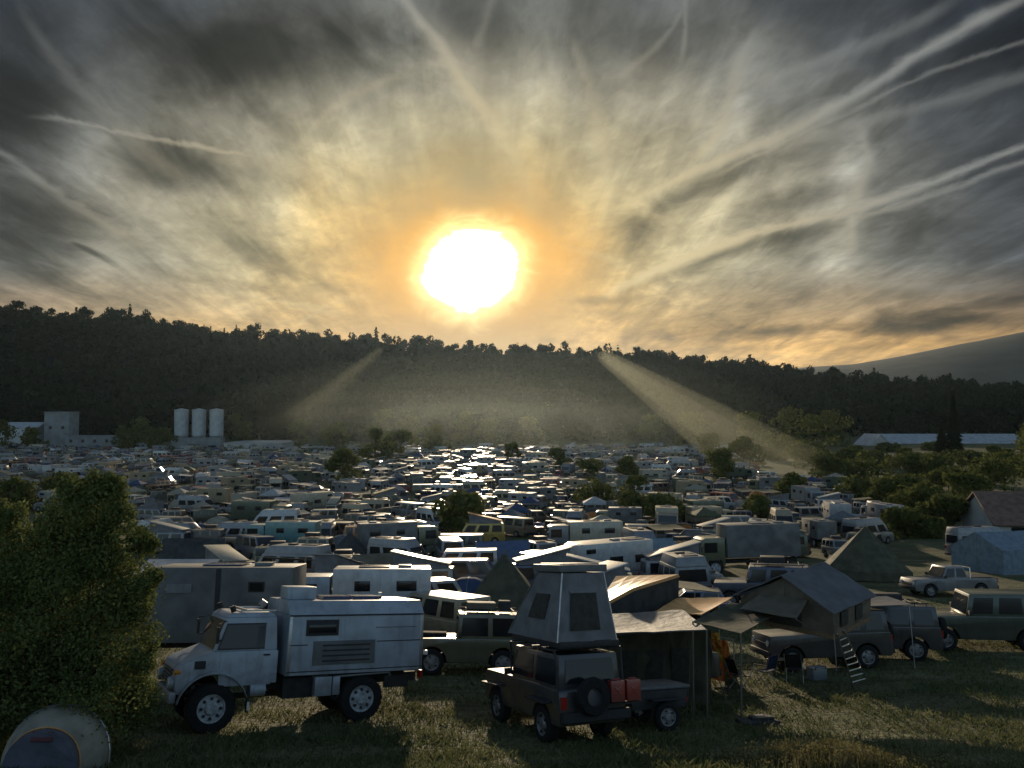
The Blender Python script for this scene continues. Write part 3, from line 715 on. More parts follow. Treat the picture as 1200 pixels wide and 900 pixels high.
    m = MB(); m.box((-3.66, .3, 2.1), (.03, .8, 1.4), P); m.tube((-3.7, -.5, 1.3), (-3.7, -.5, 3.0), .02, 'aluminium'); m.tube((-3.7, -.85, 1.3), (-3.7, -.85, 3.0), .02, 'aluminium')
    for k in range(6): m.tube((-3.7, -.5, 1.4 + k * .28), (-3.7, -.85, 1.4 + k * .28), .015, 'aluminium')
    t.part('rear_ladder', m)
    return t
fw, rw = hit(247, 861), hit(424, 847)
c = use((fw + rw) / 2, 4.2); yaw = math.atan2(fw.y - rw.y, fw.x - rw.x)
c = c + Vector((-.6, .9, 0)); c.z = hz(c.x, c.y)
pale_truck().emit('expedition_truck', 'pale blue-white high-wheeled expedition truck with a box body parked beside the bush', 'truck', c, yaw + .0, scale=(fw - rw).length / 3.85)

# ------------------------------------------------------------------ black off-roader with the tall raised roof tent
def jerry(m, x, y, z, k='paint_red'):
    m.box((x, y, z), (.17, .36, .46), k); m.box((x - .09, y, z), (.01, .24, .05), k, Quaternion((1, 0, 0), .9)); m.box((x - .09, y, z), (.01, .24, .05), k, Quaternion((1, 0, 0), -.9)); m.tube((x, y - .1, z + .25), (x, y + .1, z + .25), .02, k, 6)
t = car(4.3, 1.72, 2.02, .5, 1.25, 1.28, .55, .42, -1.95, -2.05, 2.6, .75, .42, 'black', nwin=2, inset=.1, nose=.08, ww=.28)
m = MB(); m.box((-2.25, .05, 1.08), (.16, .62, .62), 'paint_grey'); e = t.part('rear_box', m, .04)
s = MB(); s.lathe([(.2, -.1), (.38, -.1), (.42, -.04), (.42, .06), (.38, .1), (.24, .11), (.001, .09)], 'tyre', (-2.42, .15, 1.15), 'x', 22, .03); t.part('spare_wheel', s, smooth=True)
m = MB(); jerry(m, -2.25, -.55, 1.2); jerry(m, -2.25, -.98, 1.2); t.part('jerry_can', m, .03)
m = MB(); m.box((-2.2, -.75, .93), (.3, .95, .04), 'chassis'); m.box((-2.28, 0, .72), (.14, 1.75, .2), 'black_plastic'); t.part('can_carrier', m)
m = MB()
for s in (-1, 1): m.path([(.5, s * .83, 1.3), (.45, s * .88, 2.1), (-1.95, s * .88, 2.12), (-2.1, s * .83, 1.3)], .025, 'black_plastic')
for k in range(6): m.tube((-1.9 + k * .45, -.88, 2.13), (-1.9 + k * .45, .88, 2.13), .02, 'black_plastic')
t.part('roof_rack', m)
for s in (-1, 1):
    m = MB(); m.box((1.35, s * .98, .98), (1.0, .25, .05), 'black_plastic', Quaternion((0, 1, 0), .04)); m.box((-1.28, s * .98, .98), (.95, .25, .05), 'black_plastic'); m.path([(.85, s * .98, .95), (.6, s * .98, .6)], .03, 'black_plastic'); t.part('fender', m, .02)
fl, rl, rr_ = hit(577, 849), hit(628, 868), hit(717, 864)
ra = (rl + rr_) / 2; hd = math.atan2(fl.y - rl.y, fl.x - rl.x)
hd = PI / 2 + .43
o = Vector((math.cos(hd), math.sin(hd), 0)); jc = ra + o * 1.2; jc.z = hz(jc.x, jc.y); use(jc, 3)
t.emit('offroad_car', 'black off-road car seen from behind with red jerry cans and a tall roof tent', 'car', jc, hd)
t = T()
m = MB(); m.box((-.75, 0, 2.24), (2.6, 1.6, .16), 'black_plastic'); t.part('tent_base', m, .03)
b4 = [(-2.05, -.72, 2.3), (.65, -.72, 2.3), (.65, .85, 2.3), (-2.05, .85, 2.3)]; t4 = [(-1.9, -.5, 3.84), (-.6, -.5, 3.84), (-.6, .62, 3.84), (-1.9, .62, 3.84)]
m = MB()
for i in range(4):
    j = (i + 1) % 4; m.sheet([b4[i], b4[j], t4[j], t4[i]], .03, 'canvas_grey', 6, 6, 0, .012)
e = t.part('canvas', m)
q = [b4[3], b4[0], t4[0], t4[3]]
w = MB(); w.panel(q, 'mesh_dark', .2, .74, .16, .7, .03, .02); t.sub(e, 'window', w, .015)
w = MB(); w.panel(q, 'canvas_grey', .18, .76, .70, .74, .05, .05); t.sub(e, 'window_flap', w, .01)
q = [b4[2], b4[3], t4[3], t4[2]]; w = MB(); w.panel(q, 'mesh_dark', .3, .7, .3, .68, .03, .02); t.sub(e, 'window', w, .015)
m = MB(); m.box((-1.22, .06, 3.95), (1.45, 1.28, .17), 'fly_grey'); m.box((-1.22, .06, 4.04), (1.2, 1.0, .05), 'fly_grey'); t.part('hard_lid', m, .05)
for i in (3, 2, 0):
    m = MB(); m.path([b4[i], t4[i]], .02, 'aluminium'); t.part('tent_pole', m)
t.emit('roof_tent', 'tall tapered grey roof tent raised on the black off-road car with jerry cans', 'tent', jc, hd)

# small trailer beside it
t = T(); m = MB(); m.frus(-.75, .75, .5, .5, -.8, .8, .55, .95, 'canvas_dark'); t.part('trailer_body', m, .03)
m = MB(); m.box((0, 0, 1.0), (1.7, 1.2, .08), 'fly_grey'); t.part('cover', m, .03)
m = MB(); m.path([(.75, .4, .5), (1.5, 0, .45), (.75, -.4, .5)], .03, 'chassis'); m.tube((1.5, 0, .45), (1.75, 0, .45), .04, 'chassis'); m.tube((1.5, 0, .5), (1.5, 0, 0), .025, 'chassis'); t.part('drawbar', m)
for s in (-1, 1): wheel(t, -.1, s * .66, .34, .2)
for s in (-1, 1):
    m = MB(); m.box((-.1, s * .66, .74), (.85, .26, .04), 'black_plastic'); t.part('mudguard', m, .02)
    m = MB(); m.box((-.8, s * .42, .68), (.04, .14, .1), 'red_lens'); t.part('tail_light', m)
p = use(hit(762, 852), 1.5); t.emit('trailer', 'small dark covered trailer right of the black off-road car', 'trailer', p, PI + .35)

# ------------------------------------------------------------------ awnings and roof tents right of it
def canopy(name, label, cpts, k, sag=.08, legs=(), d2=None, cat='awning', th=.03, nu=8, nv=6):
    o = sum(cpts, Vector()) / 4; base = Vector((o.x, o.y, hz(o.x, o.y)))
    r = bpy.data.objects.new(name, None); COL.objects.link(r); r.location = base; tag(r, label, cat)
    m = MB(); m.sheet([p - base for p in cpts], th, k, nu, nv, sag, .008); link('canvas', m.mesh('canvas', smooth=True), r)
    for i in legs:
        p = cpts[i] - base; g = hz(cpts[i].x, cpts[i].y) - base.z
        l = MB(); l.tube((p.x, p.y, g), p, .022, 'aluminium', 6); link('leg', l.mesh('leg'), r)
        l = MB(); l.tube(p, (p.x + (.5 if i else -.5), p.y - 1.3, g - .12), .006, 'canvas_tan', 4); link('guy_rope', l.mesh('guy_rope'), r)
    return r
# grey awning: front edge y~742, rear y~718
aw = [pt(705, 742, 21.5), pt(828, 738, 21.5), pt(800, 714, 24), pt(708, 720, 24)]
canopy('awning', 'grey canvas awning stretched low between the trailer and the roof tents', aw, 'fly_grey', .1, (0, 1))
# side walls under the awning
r = bpy.data.objects.new('awning_room', None); COL.objects.link(r)
a, b = pt(712, 745, 23.6), pt(832, 738, 23.9); ga, gb_ = hz(a.x, a.y), hz(b.x, b.y)
r.location = ((a.x + b.x) / 2, a.y, ga); tag(r, 'dark green canvas room with hanging walls under the grey awning', 'tent')
lo = r.location.copy()
for (p, q, nm) in ((a, b, 'wall'), (b, Vector((b.x + .2, b.y + 2.2, b.z)), 'wall'), (a, Vector((a.x, a.y + 2.2, a.z)), 'wall')):
    m = MB(); gp, gq = Vector((p.x, p.y, hz(p.x, p.y))), Vector((q.x, q.y, hz(q.x, q.y)))
    m.sheet([gp - lo, gq - lo, q - lo, p - lo], .03, 'canvas_olive', 12, 3, 0, .05); link(nm, m.mesh(nm), r)
m = MB()
for f in (.2, .45, .7): 
    p = a.lerp(b, f) - lo; m.box((p.x, p.y - .06, -1.0 + p.z), (.5, .02, 1.1), 'mesh_dark')
link('window', m.mesh('window', .01), r)
m = MB(); m.sheet([a - lo, b - lo, Vector((b.x + .2, b.y + 2.2, b.z)) - lo, Vector((a.x, a.y + 2.2, a.z)) - lo], .03, 'canvas_olive', 4, 4, .05); link('roof', m.mesh('roof'), r)
use(Vector(r.location), 2.5)

# dark 4x4 with the open wedge roof tent whose tan lid has sunset glow in its colour
vc = use(gat(752, 26.5), 3); offroad('black', False).emit('offroad_car', 'dark off-road car behind the grey awning under a tan-lidded wedge tent', 'car', vc, .25)
def worldthing(name, label, cat, base):
    r = bpy.data.objects.new(name, None); COL.objects.link(r); r.location = base; tag(r, label, cat); return r
r = worldthing('roof_tent', 'wedge roof tent with tan lid, sunset glow in its colour, tilted open behind the grey awning', 'tent', vc + Vector((0, 0, 2.0)))
B = Vector(r.location)
lid = [pt(697, 713, 25.2), pt(742, 689, 25.4), pt(795, 673, 28.2), pt(722, 675, 28.2)]
m = MB(); m.sheet([p - B for p in lid], .1, 'tan_sunglow', 5, 4, -.03); link('lid', m.mesh('lid', smooth=None), r)
lf = [Vector((p.x, p.y, B.z + .05)) for p in lid]
m = MB()
for i in range(4):
    j = (i + 1) % 4; m.sheet([lf[i] - B, lf[j] - B, lid[j] - B - Vector((0, 0, .1)), lid[i] - B - Vector((0, 0, .1))], .02, 'canvas_dark', 4, 2, 0, .01)
link('canvas', m.mesh('canvas'), r)
m = MB(); m.sheet([p - B for p in lf], .1, 'black_plastic'); link('tent_base', m.mesh('tent_base'), r)
# tan tarp with sun glow put into its colour, olive tarp falling forward
t1 = [pt(768, 716, 24.6), pt(822, 720, 24.6), pt(858, 700, 27.5), pt(793, 701, 27.5)]
canopy('tarpaulin', 'tan tarpaulin with sunset glow in its colour stretched beside the large roof tent', t1, 'tan_sunglow', .12, (0, 1), cat='tarpaulin')
t2 = [pt(812, 728, 22.2), pt(868, 742, 21.6), pt(915, 716, 24.2), pt(858, 706, 24.6)]
canopy('tarpaulin', 'olive tarpaulin sloping forward from the large roof tent to a pole', t2, 'canvas_olive', .1, (0, 1), cat='tarpaulin')

# large folded-out roof tent on a dark car, ladder
bc = use(hit(975, 786) + Vector((0, 0.9, 0)), 3.2); bc.z = hz(bc.x, bc.y)
def flat_car(dk): return offroad(dk, False)
flat_car('black').emit('offroad_car', 'dark off-road car carrying the large roof tent with the ladder', 'car', bc, PI + .08)
r = worldthing('roof_tent', 'large grey gabled roof tent folded out on the dark car with its ladder down', 'tent', bc + Vector((0, 0, 2.05)))
og = gat(918, 24.0); og.z = hz(og.x, og.y + .8) + 2.36; r.location = og; ra_ = .80
r.rotation_mode = 'XYZ'; r.rotation_euler = (0, 0, ra_)
LN, HW_, Zr, Ze = 2.7, 1.4, 1.5, .70
m = MB(); m.box((LN / 2, 0, -.02), (LN, HW_ * 2, .14), 'wood'); link('tent_base', m.mesh('tent_base', .02), r)
m = MB()
for s_ in (-1, 1): m.sheet([(-.25, s_ * (HW_ + .15), Ze), (LN + .15, s_ * (HW_ + .15), Ze), (LN + .1, 0, Zr), (-.2, 0, Zr)], .03, 'fly_grey', 8, 5, .04, .012)
link('rain_fly', m.mesh('rain_fly'), r)
m = MB()
for xx in (0, LN):
    m.sheet([(xx, -HW_, .05), (xx, 0, .05), (xx, 0, Zr - .05), (xx, -HW_, Ze - .05)], .02, 'canvas_tan', 4, 3, 0, .02)
    m.sheet([(xx, 0, .05), (xx, HW_, .05), (xx, HW_, Ze - .05), (xx, 0, Zr - .05)], .02, 'canvas_tan', 4, 3, 0, .02)
for s_ in (-1, 1): m.sheet([(0, s_ * HW_, .05), (LN, s_ * HW_, .05), (LN, s_ * HW_, Ze - .05), (0, s_ * HW_, Ze - .05)], .02, 'canvas_tan', 6, 3, 0, .012)
link('canvas', m.mesh('canvas'), r)
for xx in (.7, 1.75):
    m = MB(); m.box((xx, -HW_ - .035, .38), (.5, .02, .42), 'mesh_dark'); link('window', m.mesh('window', .01), r)
m = MB(); m.box((-.035, 0, .45), (.02, 1.0, .75), 'mesh_dark'); link('door', m.mesh('door', .01), r)
m = MB(); m.sheet([(-1.1, -.85, Ze - .1), (-.05, -.7, Ze + .2), (-.05, .7, Ze + .2), (-1.1, .85, Ze - .1)], .02, 'canvas_tan', 5, 4, .05, .01)
for s_ in (-1, 1): m.tube((-1.1, s_ * .83, Ze - .12), (0, s_ * .8, .05), .012, 'aluminium')
link('door_flap', m.mesh('door_flap'), r)
Ri = Matrix.Rotation(-ra_, 3, 'Z')
m = MB(); lt, lt2 = Vector((.15, -HW_ - .05, .05)), Vector((.6, -HW_ - .05, .05)); ft, ft2 = (Ri @ (hit(1000, 806) - og)), (Ri @ (hit(1018, 801) - og))
m.tube(lt, ft, .022, 'aluminium'); m.tube(lt2, ft2, .022, 'aluminium')
for k in range(1, 9):
    f = k / 9; m.tube(lt.lerp(ft, f), lt2.lerp(ft2, f), .02, 'aluminium')
link('ladder', m.mesh('ladder', smooth=True), r)

# colourful folded cloth, camp chairs, tables
def camp_chair(k):
    t = T(); m = MB()
    for s in (-1, 1): m.tube((-.25, s * .26, 0), (.22, s * .26, .45), .013, 'aluminium', 6); m.tube((.25, s * .26, 0), (-.22, s * .26, .45), .013, 'aluminium', 6); m.tube((-.22, s * .26, .45), (-.38, s * .26, .95), .013, 'aluminium', 6); m.tube((-.3, s * .26, .64), (.25, s * .26, .64), .018, 'black_plastic', 6); m.tube((.22, s * .26, .45), (.25, s * .26, .64), .013, 'aluminium', 6)
    t.part('frame', m)
    m = MB(); m.sheet([(-.22, -.26, .45), (.24, -.26, .45), (.24, .26, .45), (-.22, .26, .45)], .02, k, 4, 4, .05); t.part('seat', m)
    m = MB(); m.sheet([(-.22, .26, .5), (-.22, -.26, .5), (-.38, -.26, .95), (-.38, .26, .95)], .02, k, 4, 4, 0, .01); t.part('backrest', m)
    return t
def camp_table(l=1.1, w=.6, h=.7):
    t = T(); m = MB(); m.box((0, 0, h), (l, w, .035), 'wood'); t.part('tabletop', m, .01)
    for sx in (-1, 1):
        for sy in (-1, 1):
            m = MB(); m.tube((sx * l * .4, sy * w * .45, 0), (sx * l * .45, sy * w * .42, h), .016, 'aluminium', 6); t.part('leg', m)
    return t
for i, (px, py, rz, k, lb) in enumerate([(868, 808, .4, 'cloth_black', 'black folding camp chair beside the colourful cloth, leftmost of the three in the row'), (898, 802, 2.2, 'cloth_dark blue', 'dark blue folding camp chair in front of the large roof tent'), (932, 800, 1.2, 'cloth_black', 'black folding camp chair nearest the foot of the tent ladder')]):
    camp_chair(k).emit('camp_chair', lb, 'chair', hit(px, py), rz, group='folding chairs in front of the large roof tent')
camp_table().emit('camp_table', 'low folding camp table under the grey awning beside the trailer', 'table', hit(792, 822), .1)
camp_table(.8, .5, .5).emit('camp_table', 'small folding camp table below the large roof tent', 'table', hit(915, 790), .3)
t = T(); m = MB(); m.box((0, 0, .19), (.55, .36, .36), 'paint_light blue'); t.part('box_body', m, .03); m = MB(); m.box((0, 0, .4), (.57, .38, .07), 'paint_white'); t.part('lid', m, .02); m = MB(); m.path([(-.2, -.2, .36), (-.2, -.24, .46), (.2, -.24, .46), (.2, -.2, .36)], .012, 'black_plastic'); t.part('handle', m)
t.emit('cool_box', 'pale blue cool box standing below the large roof tent', 'cool box', hit(958, 797), .3)
t = T(); m = MB()
m.sheet([(-.45, -.1, .2), (.45, -.15, .05), (.3, .15, 1.35), (-.3, .1, 1.45)], .03, 'cloth_orange', 7, 8, 0, .05); t.part('cloth', m, smooth=None)
m = MB(); m.sheet([(-.5, .05, .85), (.1, -.05, .7), (.05, .2, 1.62), (-.35, .15, 1.6)], .03, 'cloth_yellow', 5, 6, 0, .05); t.part('cloth', m, smooth=None, label='yellow corner of the cloth')
m = MB(); m.sheet([(.1, -.2, 0), (.55, -.2, 0), (.4, .05, .9), (.15, 0, .9)], .03, 'cloth_olive', 4, 6, 0, .05); t.part('cloth', m, smooth=None, label='olive lower part of the cloth')
m = MB(); m.tube((-.6, .18, 0), (-.6, .18, 1.6), .02, 'aluminium'); m.tube((.5, .18, 0), (.5, .18, 1.4), .02, 'aluminium'); m.tube((-.6, .18, 1.6), (.5, .18, 1.4), .012, 'aluminium'); t.part('drying_line', m)
t.emit('hanging_cloth', 'orange and yellow cloth hung out between the awning room and the large roof tent', 'cloth', hit(845, 802), -.1)
t = T(); m = MB(); m.box((0, 0, .05), (1.0, .55, .1), 'canvas_dark'); m.box((.1, 0, .14), (.6, .35, .08), 'canvas_dark'); t.part('bag', m, .04); m = MB(); m.box((.05, 0, .19), (.28, .18, .02), 'canvas_grey'); t.part('flap', m, .01)
t.emit('duffel_bag', 'flat dark bag lying alone on the grass in front of the tents', 'bag', hit(888, 848), .1)

# dome tent, bottom left
t = T(); n = 16; rad = 1.05
m = MB(); vs = []; 
for j in range(9):
    a = j / 8; yb = -.7 + 1.5 * a; sc1 = (1 - .52 * abs(2 * a - 1) ** 2) ** .5
    for i in range(n + 1): th = PI * i / n; vs.append((math.cos(th) * rad * sc1, yb, (math.sin(th) ** .8) * 1.22 * sc1))
m.add(vs, [(j * (n + 1) + i, j * (n + 1) + i + 1, (j + 1) * (n + 1) + i + 1, (j + 1) * (n + 1) + i) for j in range(8) for i in range(n)], 'cloth_beige'); t.part('flysheet', m, smooth=True)
m = MB(); w = [(math.cos(PI * i / n) * rad * .69, -.72, (math.sin(PI * i / n) ** .8) * 1.22 * .69) for i in range(n + 1)]
mat('tent_blue', (.13, .135, .165), .7, ns=2.5, amt=.3, bump=.3, trans=.1)
m.add(w + [(x, y - .25 * (1 - (x / rad) ** 2) , z * .96) for x, y, z in w], [tuple(range(n, -1, -1))] + [(i, i + 1, n + 2 + i, n + 1 + i) for i in range(n)] + [tuple(range(n + 1, 2 * n + 2))], 'tent_blue'); t.part('door', m, smooth=None)
mat('tent_maroon', (.10, .03, .03), .75, ns=3, amt=.3)
m = MB(); m.box((0, -.93, .72), (.42, .03, .2), 'tent_maroon', Quaternion((1, 0, 0), -.3)); t.part('patch', m, .02)
m = MB(); m.path([(math.cos(PI * i / n) * rad * .71, -.71, (math.sin(PI * i / n) ** .8) * 1.22 * .71) for i in range(n + 1)], .018, 'tan_sunglow'); t.part('tent_pole', m, smooth=True); m = MB(); m.path([(math.cos(PI * i / n) * rad * 1.01, .05, (math.sin(PI * i / n) ** .8) * 1.23) for i in range(n + 1)], .018, 'aluminium'); t.part('tent_pole', m, smooth=True)
t.emit('dome_tent', 'small blue-fronted dome tent with pale rim at the bottom left', 'tent', gat(72, 15.9), .12, scale=.9)

# ------------------------------------------------------------------ second line of vehicles
def put(t, name, label, cat, px, d, rz, r=3, group=None, scale=1.0):
    p = use(gat(px, d), r * (.7 if d > 35 else 1)); return t.emit(name, label, cat, p, rz, group=group, scale=scale)
t = boxtruck('grey', 'khaki_box', L=7.0, bh=2.5, bw=1.2, floor=1.1, win=False, boxlen=4.9, wr=.55)
m = MB(); m.box((-2.2, 1.215, 2.95), (.55, .03, .34), 'black_plastic'); e = t.part('window', m); g = MB(); g.box((-2.2, 1.25, 2.95), (.42, .03, .24), 'glass'); t.sub(e, 'pane', g)
m = MB(); m.box((.4, 1.215, 2.9), (.85, .03, .3), 'paint_grey'); t.part('window', m)
m = MB(); m.box((-.9, 1.21, 2.35), (.16, .03, 2.4), 'black_plastic'); t.part('side_seam', m)
put(t, 'expedition_truck', 'large dark grey box truck behind the pale expedition truck and the bush', 'truck', 235, 29, PI + .05, 4)
t = T(); m = MB(); m.sheet([(-1.5, -1.0, 2.85), (1.5, -1.0, 2.9), (1.5, 1.0, 3.3), (-1.5, 1.0, 3.25)], .03, 'paint_white', 5, 4, .05); t.part('canvas', m)
for x, y in ((-1.4, -.9), (1.4, -.9), (1.4, .9), (-1.4, .9)):
    m = MB(); m.tube((x, y, 0), (x, y, 2.85 + (.35 if y > 0 else 0)), .025, 'aluminium', 6); t.part('leg', m)
put(t, 'awning', 'white sheet awning on poles behind the dark grey box truck', 'awning', 205, 35, .1, 2.5)
t = boxtruck('light blue', 'white', L=6.6, bh=2.0, bw=1.15, floor=1.05, boxlen=4.4, wr=.48); put(t, 'camper_truck', 'pale box camper truck with a dark door parked behind the pale expedition truck', 'truck', 425, 38, PI + .12, 4)
# olive open 4x4
t = car(3.9, 1.7, 2.0, .42, 1.18, 1.2, .45, .38, -1.75, -1.85, 2.4, .7, .42, 'olive', nwin=2, inset=.08, nose=.06, ww=.26)
m = MB(); m.box((1.2, 0, 1.25), (.9, .6, .14), 'tyre'); t.part('bonnet_spare', m, .06)
rack(t, -1.7, .3, .7, 2.0, [(-.4, 0, 1.0, .9, .22, 'canvas_tan'), (-1.2, .2, .4, .5, .3, 'canvas_dark')])
put(t, 'offroad_car', 'olive green box-shaped off-road car parked just right of the pale expedition truck', 'car', 548, 28.5, PI + .1, 3)
put(pyramid_tent('canvas_olive', 4.6, 3.6, .9), 'pyramid_tent', 'dark olive pointed tent behind the olive off-road car', 'tent', 592, 38, .3, 3)
t = van('sand'); put(t, 'camper_van', 'sand camper van with pale roof behind the olive off-road car', 'van', 520, 36, PI - .9, 3)
t = van('grey', True, 'light blue'); put(t, 'camper_van', 'grey camper van with pale blue wedge roof raised, behind the tall roof tent', 'van', 690, 45, PI - .1, 3.2)
put(van('dark blue', True, 'silver'), 'camper_van', 'dark camper van with raised silver wedge roof left of the blue wedge roof', 'van', 645, 50, .15, 3)
t = boxtruck('grey', 'beige', L=6.4, bh=2.0, floor=1.0, boxlen=4.6); put(t, 'camper_truck', 'beige box camper standing high above the raised wedge roofs in the middle', 'truck', 682, 72, PI + .05, 4)
put(ridge_tent('cloth_light blue', 4.2, 2.7, 4.6, .9), 'ridge_tent', 'blue-grey ridge tent between the wedge-roofed vans and the army truck', 'tent', 757, 58, .5, 3.5)
t = boxtruck('olive', 'khaki_box', L=7.4, bh=2.3, bw=1.2, floor=1.3, win=False, boxlen=5.4, wr=.6); put(t, 'army_truck', 'olive-grey army truck with square box behind the large roof tent', 'truck', 872, 60, PI + .08, 4.4)
t = offroad('dark blue'); put(t, 'offroad_car', 'dark off-road car with loaded roof rack between the army truck and the large roof tent', 'car', 892, 45, PI - .3, 3, scale=1.15)
t = offroad('black'); rack(t, -1.5, .3, .7, 2.0); put(t, 'offroad_car', 'black off-road car with its spare wheel on the back, right of the large roof tent', 'car', 1022, 32, PI - .25, 3)
t = T(); m = MB(); m.sheet([(-1.6, -.9, 2.15), (1.4, -.9, 2.2), (1.4, .9, 2.35), (-1.6, .9, 2.3)], .03, 'fly_grey', 5, 3, .06); t.part('canvas', m)
for x, y in ((-1.5, -.85), (1.3, -.85)):
    m = MB(); m.tube((x, y, 0), (x, y, 2.2), .02, 'aluminium', 6); t.part('leg', m)
put(t, 'awning', 'thin grey awning in front of the black off-road car with the spare wheel', 'awning', 1012, 29.8, .05, 1)
put(pyramid_tent('canvas_olive', 6.0, 3.6, .6), 'pyramid_tent', 'brownish pointed bell tent behind the black off-road car with the spare wheel', 'tent', 1012, 58, .2, 4)
put(pickup('silver'), 'pickup', 'silver-white pickup facing left on the open grass at right', 'pickup', 1108, 50, PI + .06, 3.2)
put(offroad('dark green', False), 'offroad_car', 'dark green off-road car half out of frame at the right edge of the meadow', 'car', 1146, 33.5, PI - .2, 3.4, scale=1.12)
put(ridge_tent('cloth_light blue', 5, 3.0, 7, 1.8), 'marquee', 'large grey-blue marquee tent at the right edge below the brown-roofed house', 'tent', 1185, 64, .25, 5)
put(hightop('silver'), 'camper_van', 'silver high-roof camper van beside the grey-blue marquee tent', 'van', 1150, 72, .1, 3)
put(boxtruck('teal', 'teal', L=6.6, bh=2.0, floor=1.0, boxlen=4.6), 'camper_truck', 'teal camper truck with a row of dark windows in the left rows', 'truck', 332, 76, PI, 4)
put(hightop('white'), 'camper_van', 'white high-roof van directly behind the teal camper truck', 'van', 322, 92, PI, 3)
put(ridge_tent('canvas_dark', 3.2, 2.6, 4.5, .3), 'ridge_tent', 'dark sloping canvas tent left of the teal camper truck', 'tent', 228, 62, .2, 3)
put(pyramid_tent('canvas_dark', 4.4, 2.9, .4), 'pyramid_tent', 'dark pointed tent just right of the teal camper truck', 'tent', 412, 66, .2, 3)
put(van('red'), 'camper_van', 'dark red van in the left rows behind the grey box truck', 'van', 290, 45, PI, 3)
put(van('yellow', True, 'orange'), 'camper_van', 'yellow camper van with orange pop-up roof in the sunlit middle', 'van', 562, 82, PI + .1, 3)
put(van('white'), 'camper_van', 'white van directly in front of the yellow camper van', 'van', 545, 60, PI, 3)
put(ridge_tent('paint_blue', 3.2, 2.3, 4, .5), 'ridge_tent', 'blue ridge tent right of the white van in the middle', 'tent', 590, 62, .1, 2.5)
put(ridge_tent('canvas_tan', 3.4, 2.6, 4.4, .8), 'ridge_tent', 'tan ridge tent beyond the pale box camper truck', 'tent', 455, 52, .35, 2.8)

# ------------------------------------------------------------------ buildings
def building(name, label, px, d, w, dep, h, k='concrete', roofk=None, rise=0.0, rz=0.0, windows=0, wk='glass', cat='building', over=.4):
    r = worldthing(name, label, cat, gat(px, d)); r.rotation_euler = (0, 0, rz); use(r.location, max(w, dep) / 2 + 3)
    m = MB(); m.box((0, 0, h / 2 - .5), (w, dep, h + 1), k); wl = link('wall', m.mesh('wall', .03), r)
    m = MB()
    if rise:
        for s in (-1, 1): m.sheet([(-w / 2 - over, s * (dep / 2 + over), h - .25), (w / 2 + over, s * (dep / 2 + over), h - .25), (w / 2 + over, 0, h + rise), (-w / 2 - over, 0, h + rise)], .15, roofk)
        g = MB()
        for s in (-1, 1): g.add([(s * w / 2, -dep / 2, h), (s * w / 2, dep / 2, h), (s * w / 2, 0, h + rise - .2)], [(0, 1, 2)], k)
        link('gable', g.mesh('gable'), r)
    else: m.box((0, 0, h + .12), (w + over, dep + over, .22), roofk or k)
    link('roof', m.mesh('roof'), r)
    for i in range(windows):
        x = -w / 2 + w * (i + .5) / windows; q = MB(); q.box((x, -dep / 2 - .02, h * .55), (min(1.3, w / windows * .5), .06, min(1.3, h * .35)), wk); link('window', q.mesh('window', .01), r)
    return r
def zpx(py, d): return pt(600, py, d).z
DS = 335
for i, px in enumerate((213, 233.5, 254)):
    g = gat(px, DS); r = worldthing('silo', ('leftmost', 'middle', 'rightmost')[i] + ' of the three pale cylindrical silos', 'silo', g); r['group'] = 'three silos on the concrete plant'
    zb_, zt = zpx(512, DS) - g.z, zpx(481, DS) - g.z; rr2 = 2.75
    m = MB(); m.lathe([(.4, zb_ - 2.2), (rr2, zb_ + .5), (rr2, zt)], 'steel_pale', axis='z', seg=28); link('shell', m.mesh('shell', smooth=True), r)
    m = MB(); m.lathe([(rr2 + .12, zt - .1), (rr2 + .12, zt + .25), (.01, zt + .9)], 'steel_pale', axis='z', seg=28); link('roof', m.mesh('roof', smooth=True), r)
    for k in range(4):
        a = PI / 4 + k * PI / 2; q = MB(); q.tube((math.cos(a) * rr2 * .95, math.sin(a) * rr2 * .95, 0), (math.cos(a) * rr2 * .95, math.sin(a) * rr2 * .95, zb_ + 1), .25, 'concrete'); link('leg', q.mesh('leg'), r)
    m = MB(); m.tube((rr2 + .2, -1, 0), (rr2 + .2, -1, zt), .12, 'steel_pale'); link('pipe', m.mesh('pipe'), r)
building('plant_building', 'grey concrete plant building below the three silos', 233, DS - 6, 20, 5, zpx(513, DS) - gat(233, DS).z, 'concrete', windows=0, over=.3)
building('plant_tower', 'tall narrow grey works tower on the left below the hill', 73, 350, 10.5, 8, zpx(483, 350) - gat(73, 350).z, 'concrete', windows=2, wk='black_plastic')
building('plant_hall', 'low grey works hall right of the tall works tower', 112, 348, 20, 10, zpx(511, 348) - gat(112, 348).z, 'concrete', windows=4, wk='black_plastic')
building('shed', 'long dark shed at the far left edge below the hill', 22, 352, 22, 10, 8, 'roof_sheet', 'roof_sheet', 2.0)
building('hall', 'low hall with flat pale roof right of the silos', 309, 322, 22, 26, zpx(518, 322) - gat(309, 322).z, 'plaster', 'steel_pale', windows=5, wk='black_plastic')
building('house', 'white gabled house front at the end of the long roofed hall', 1022, 360, 12, 14, zpx(526, 360) - gat(1022, 360).z, 'plaster', 'roof_sheet', 6.5, PI / 2 + .15, windows=2)
building('hall', 'long industrial hall with pale roof among the trees at right', 1100, 385, 70, 24, zpx(520, 385) - gat(1090, 385).z, 'khaki_box', 'roof_sheet', 4.5, 0, windows=10, wk='black_plastic')
building('house', 'brown-roofed house at the right edge above the marquee', 1215, 92, 13, 9, zpx(607, 92) - gat(1200, 92).z, 'plaster', 'roof_brown', 2.8, -.12, windows=3)
building('shed', 'low pale roofed shed far behind the vehicles in the middle', 700, 345, 40, 8, zpx(527, 345) - gat(700, 345).z, 'khaki_box', 'steel_pale')

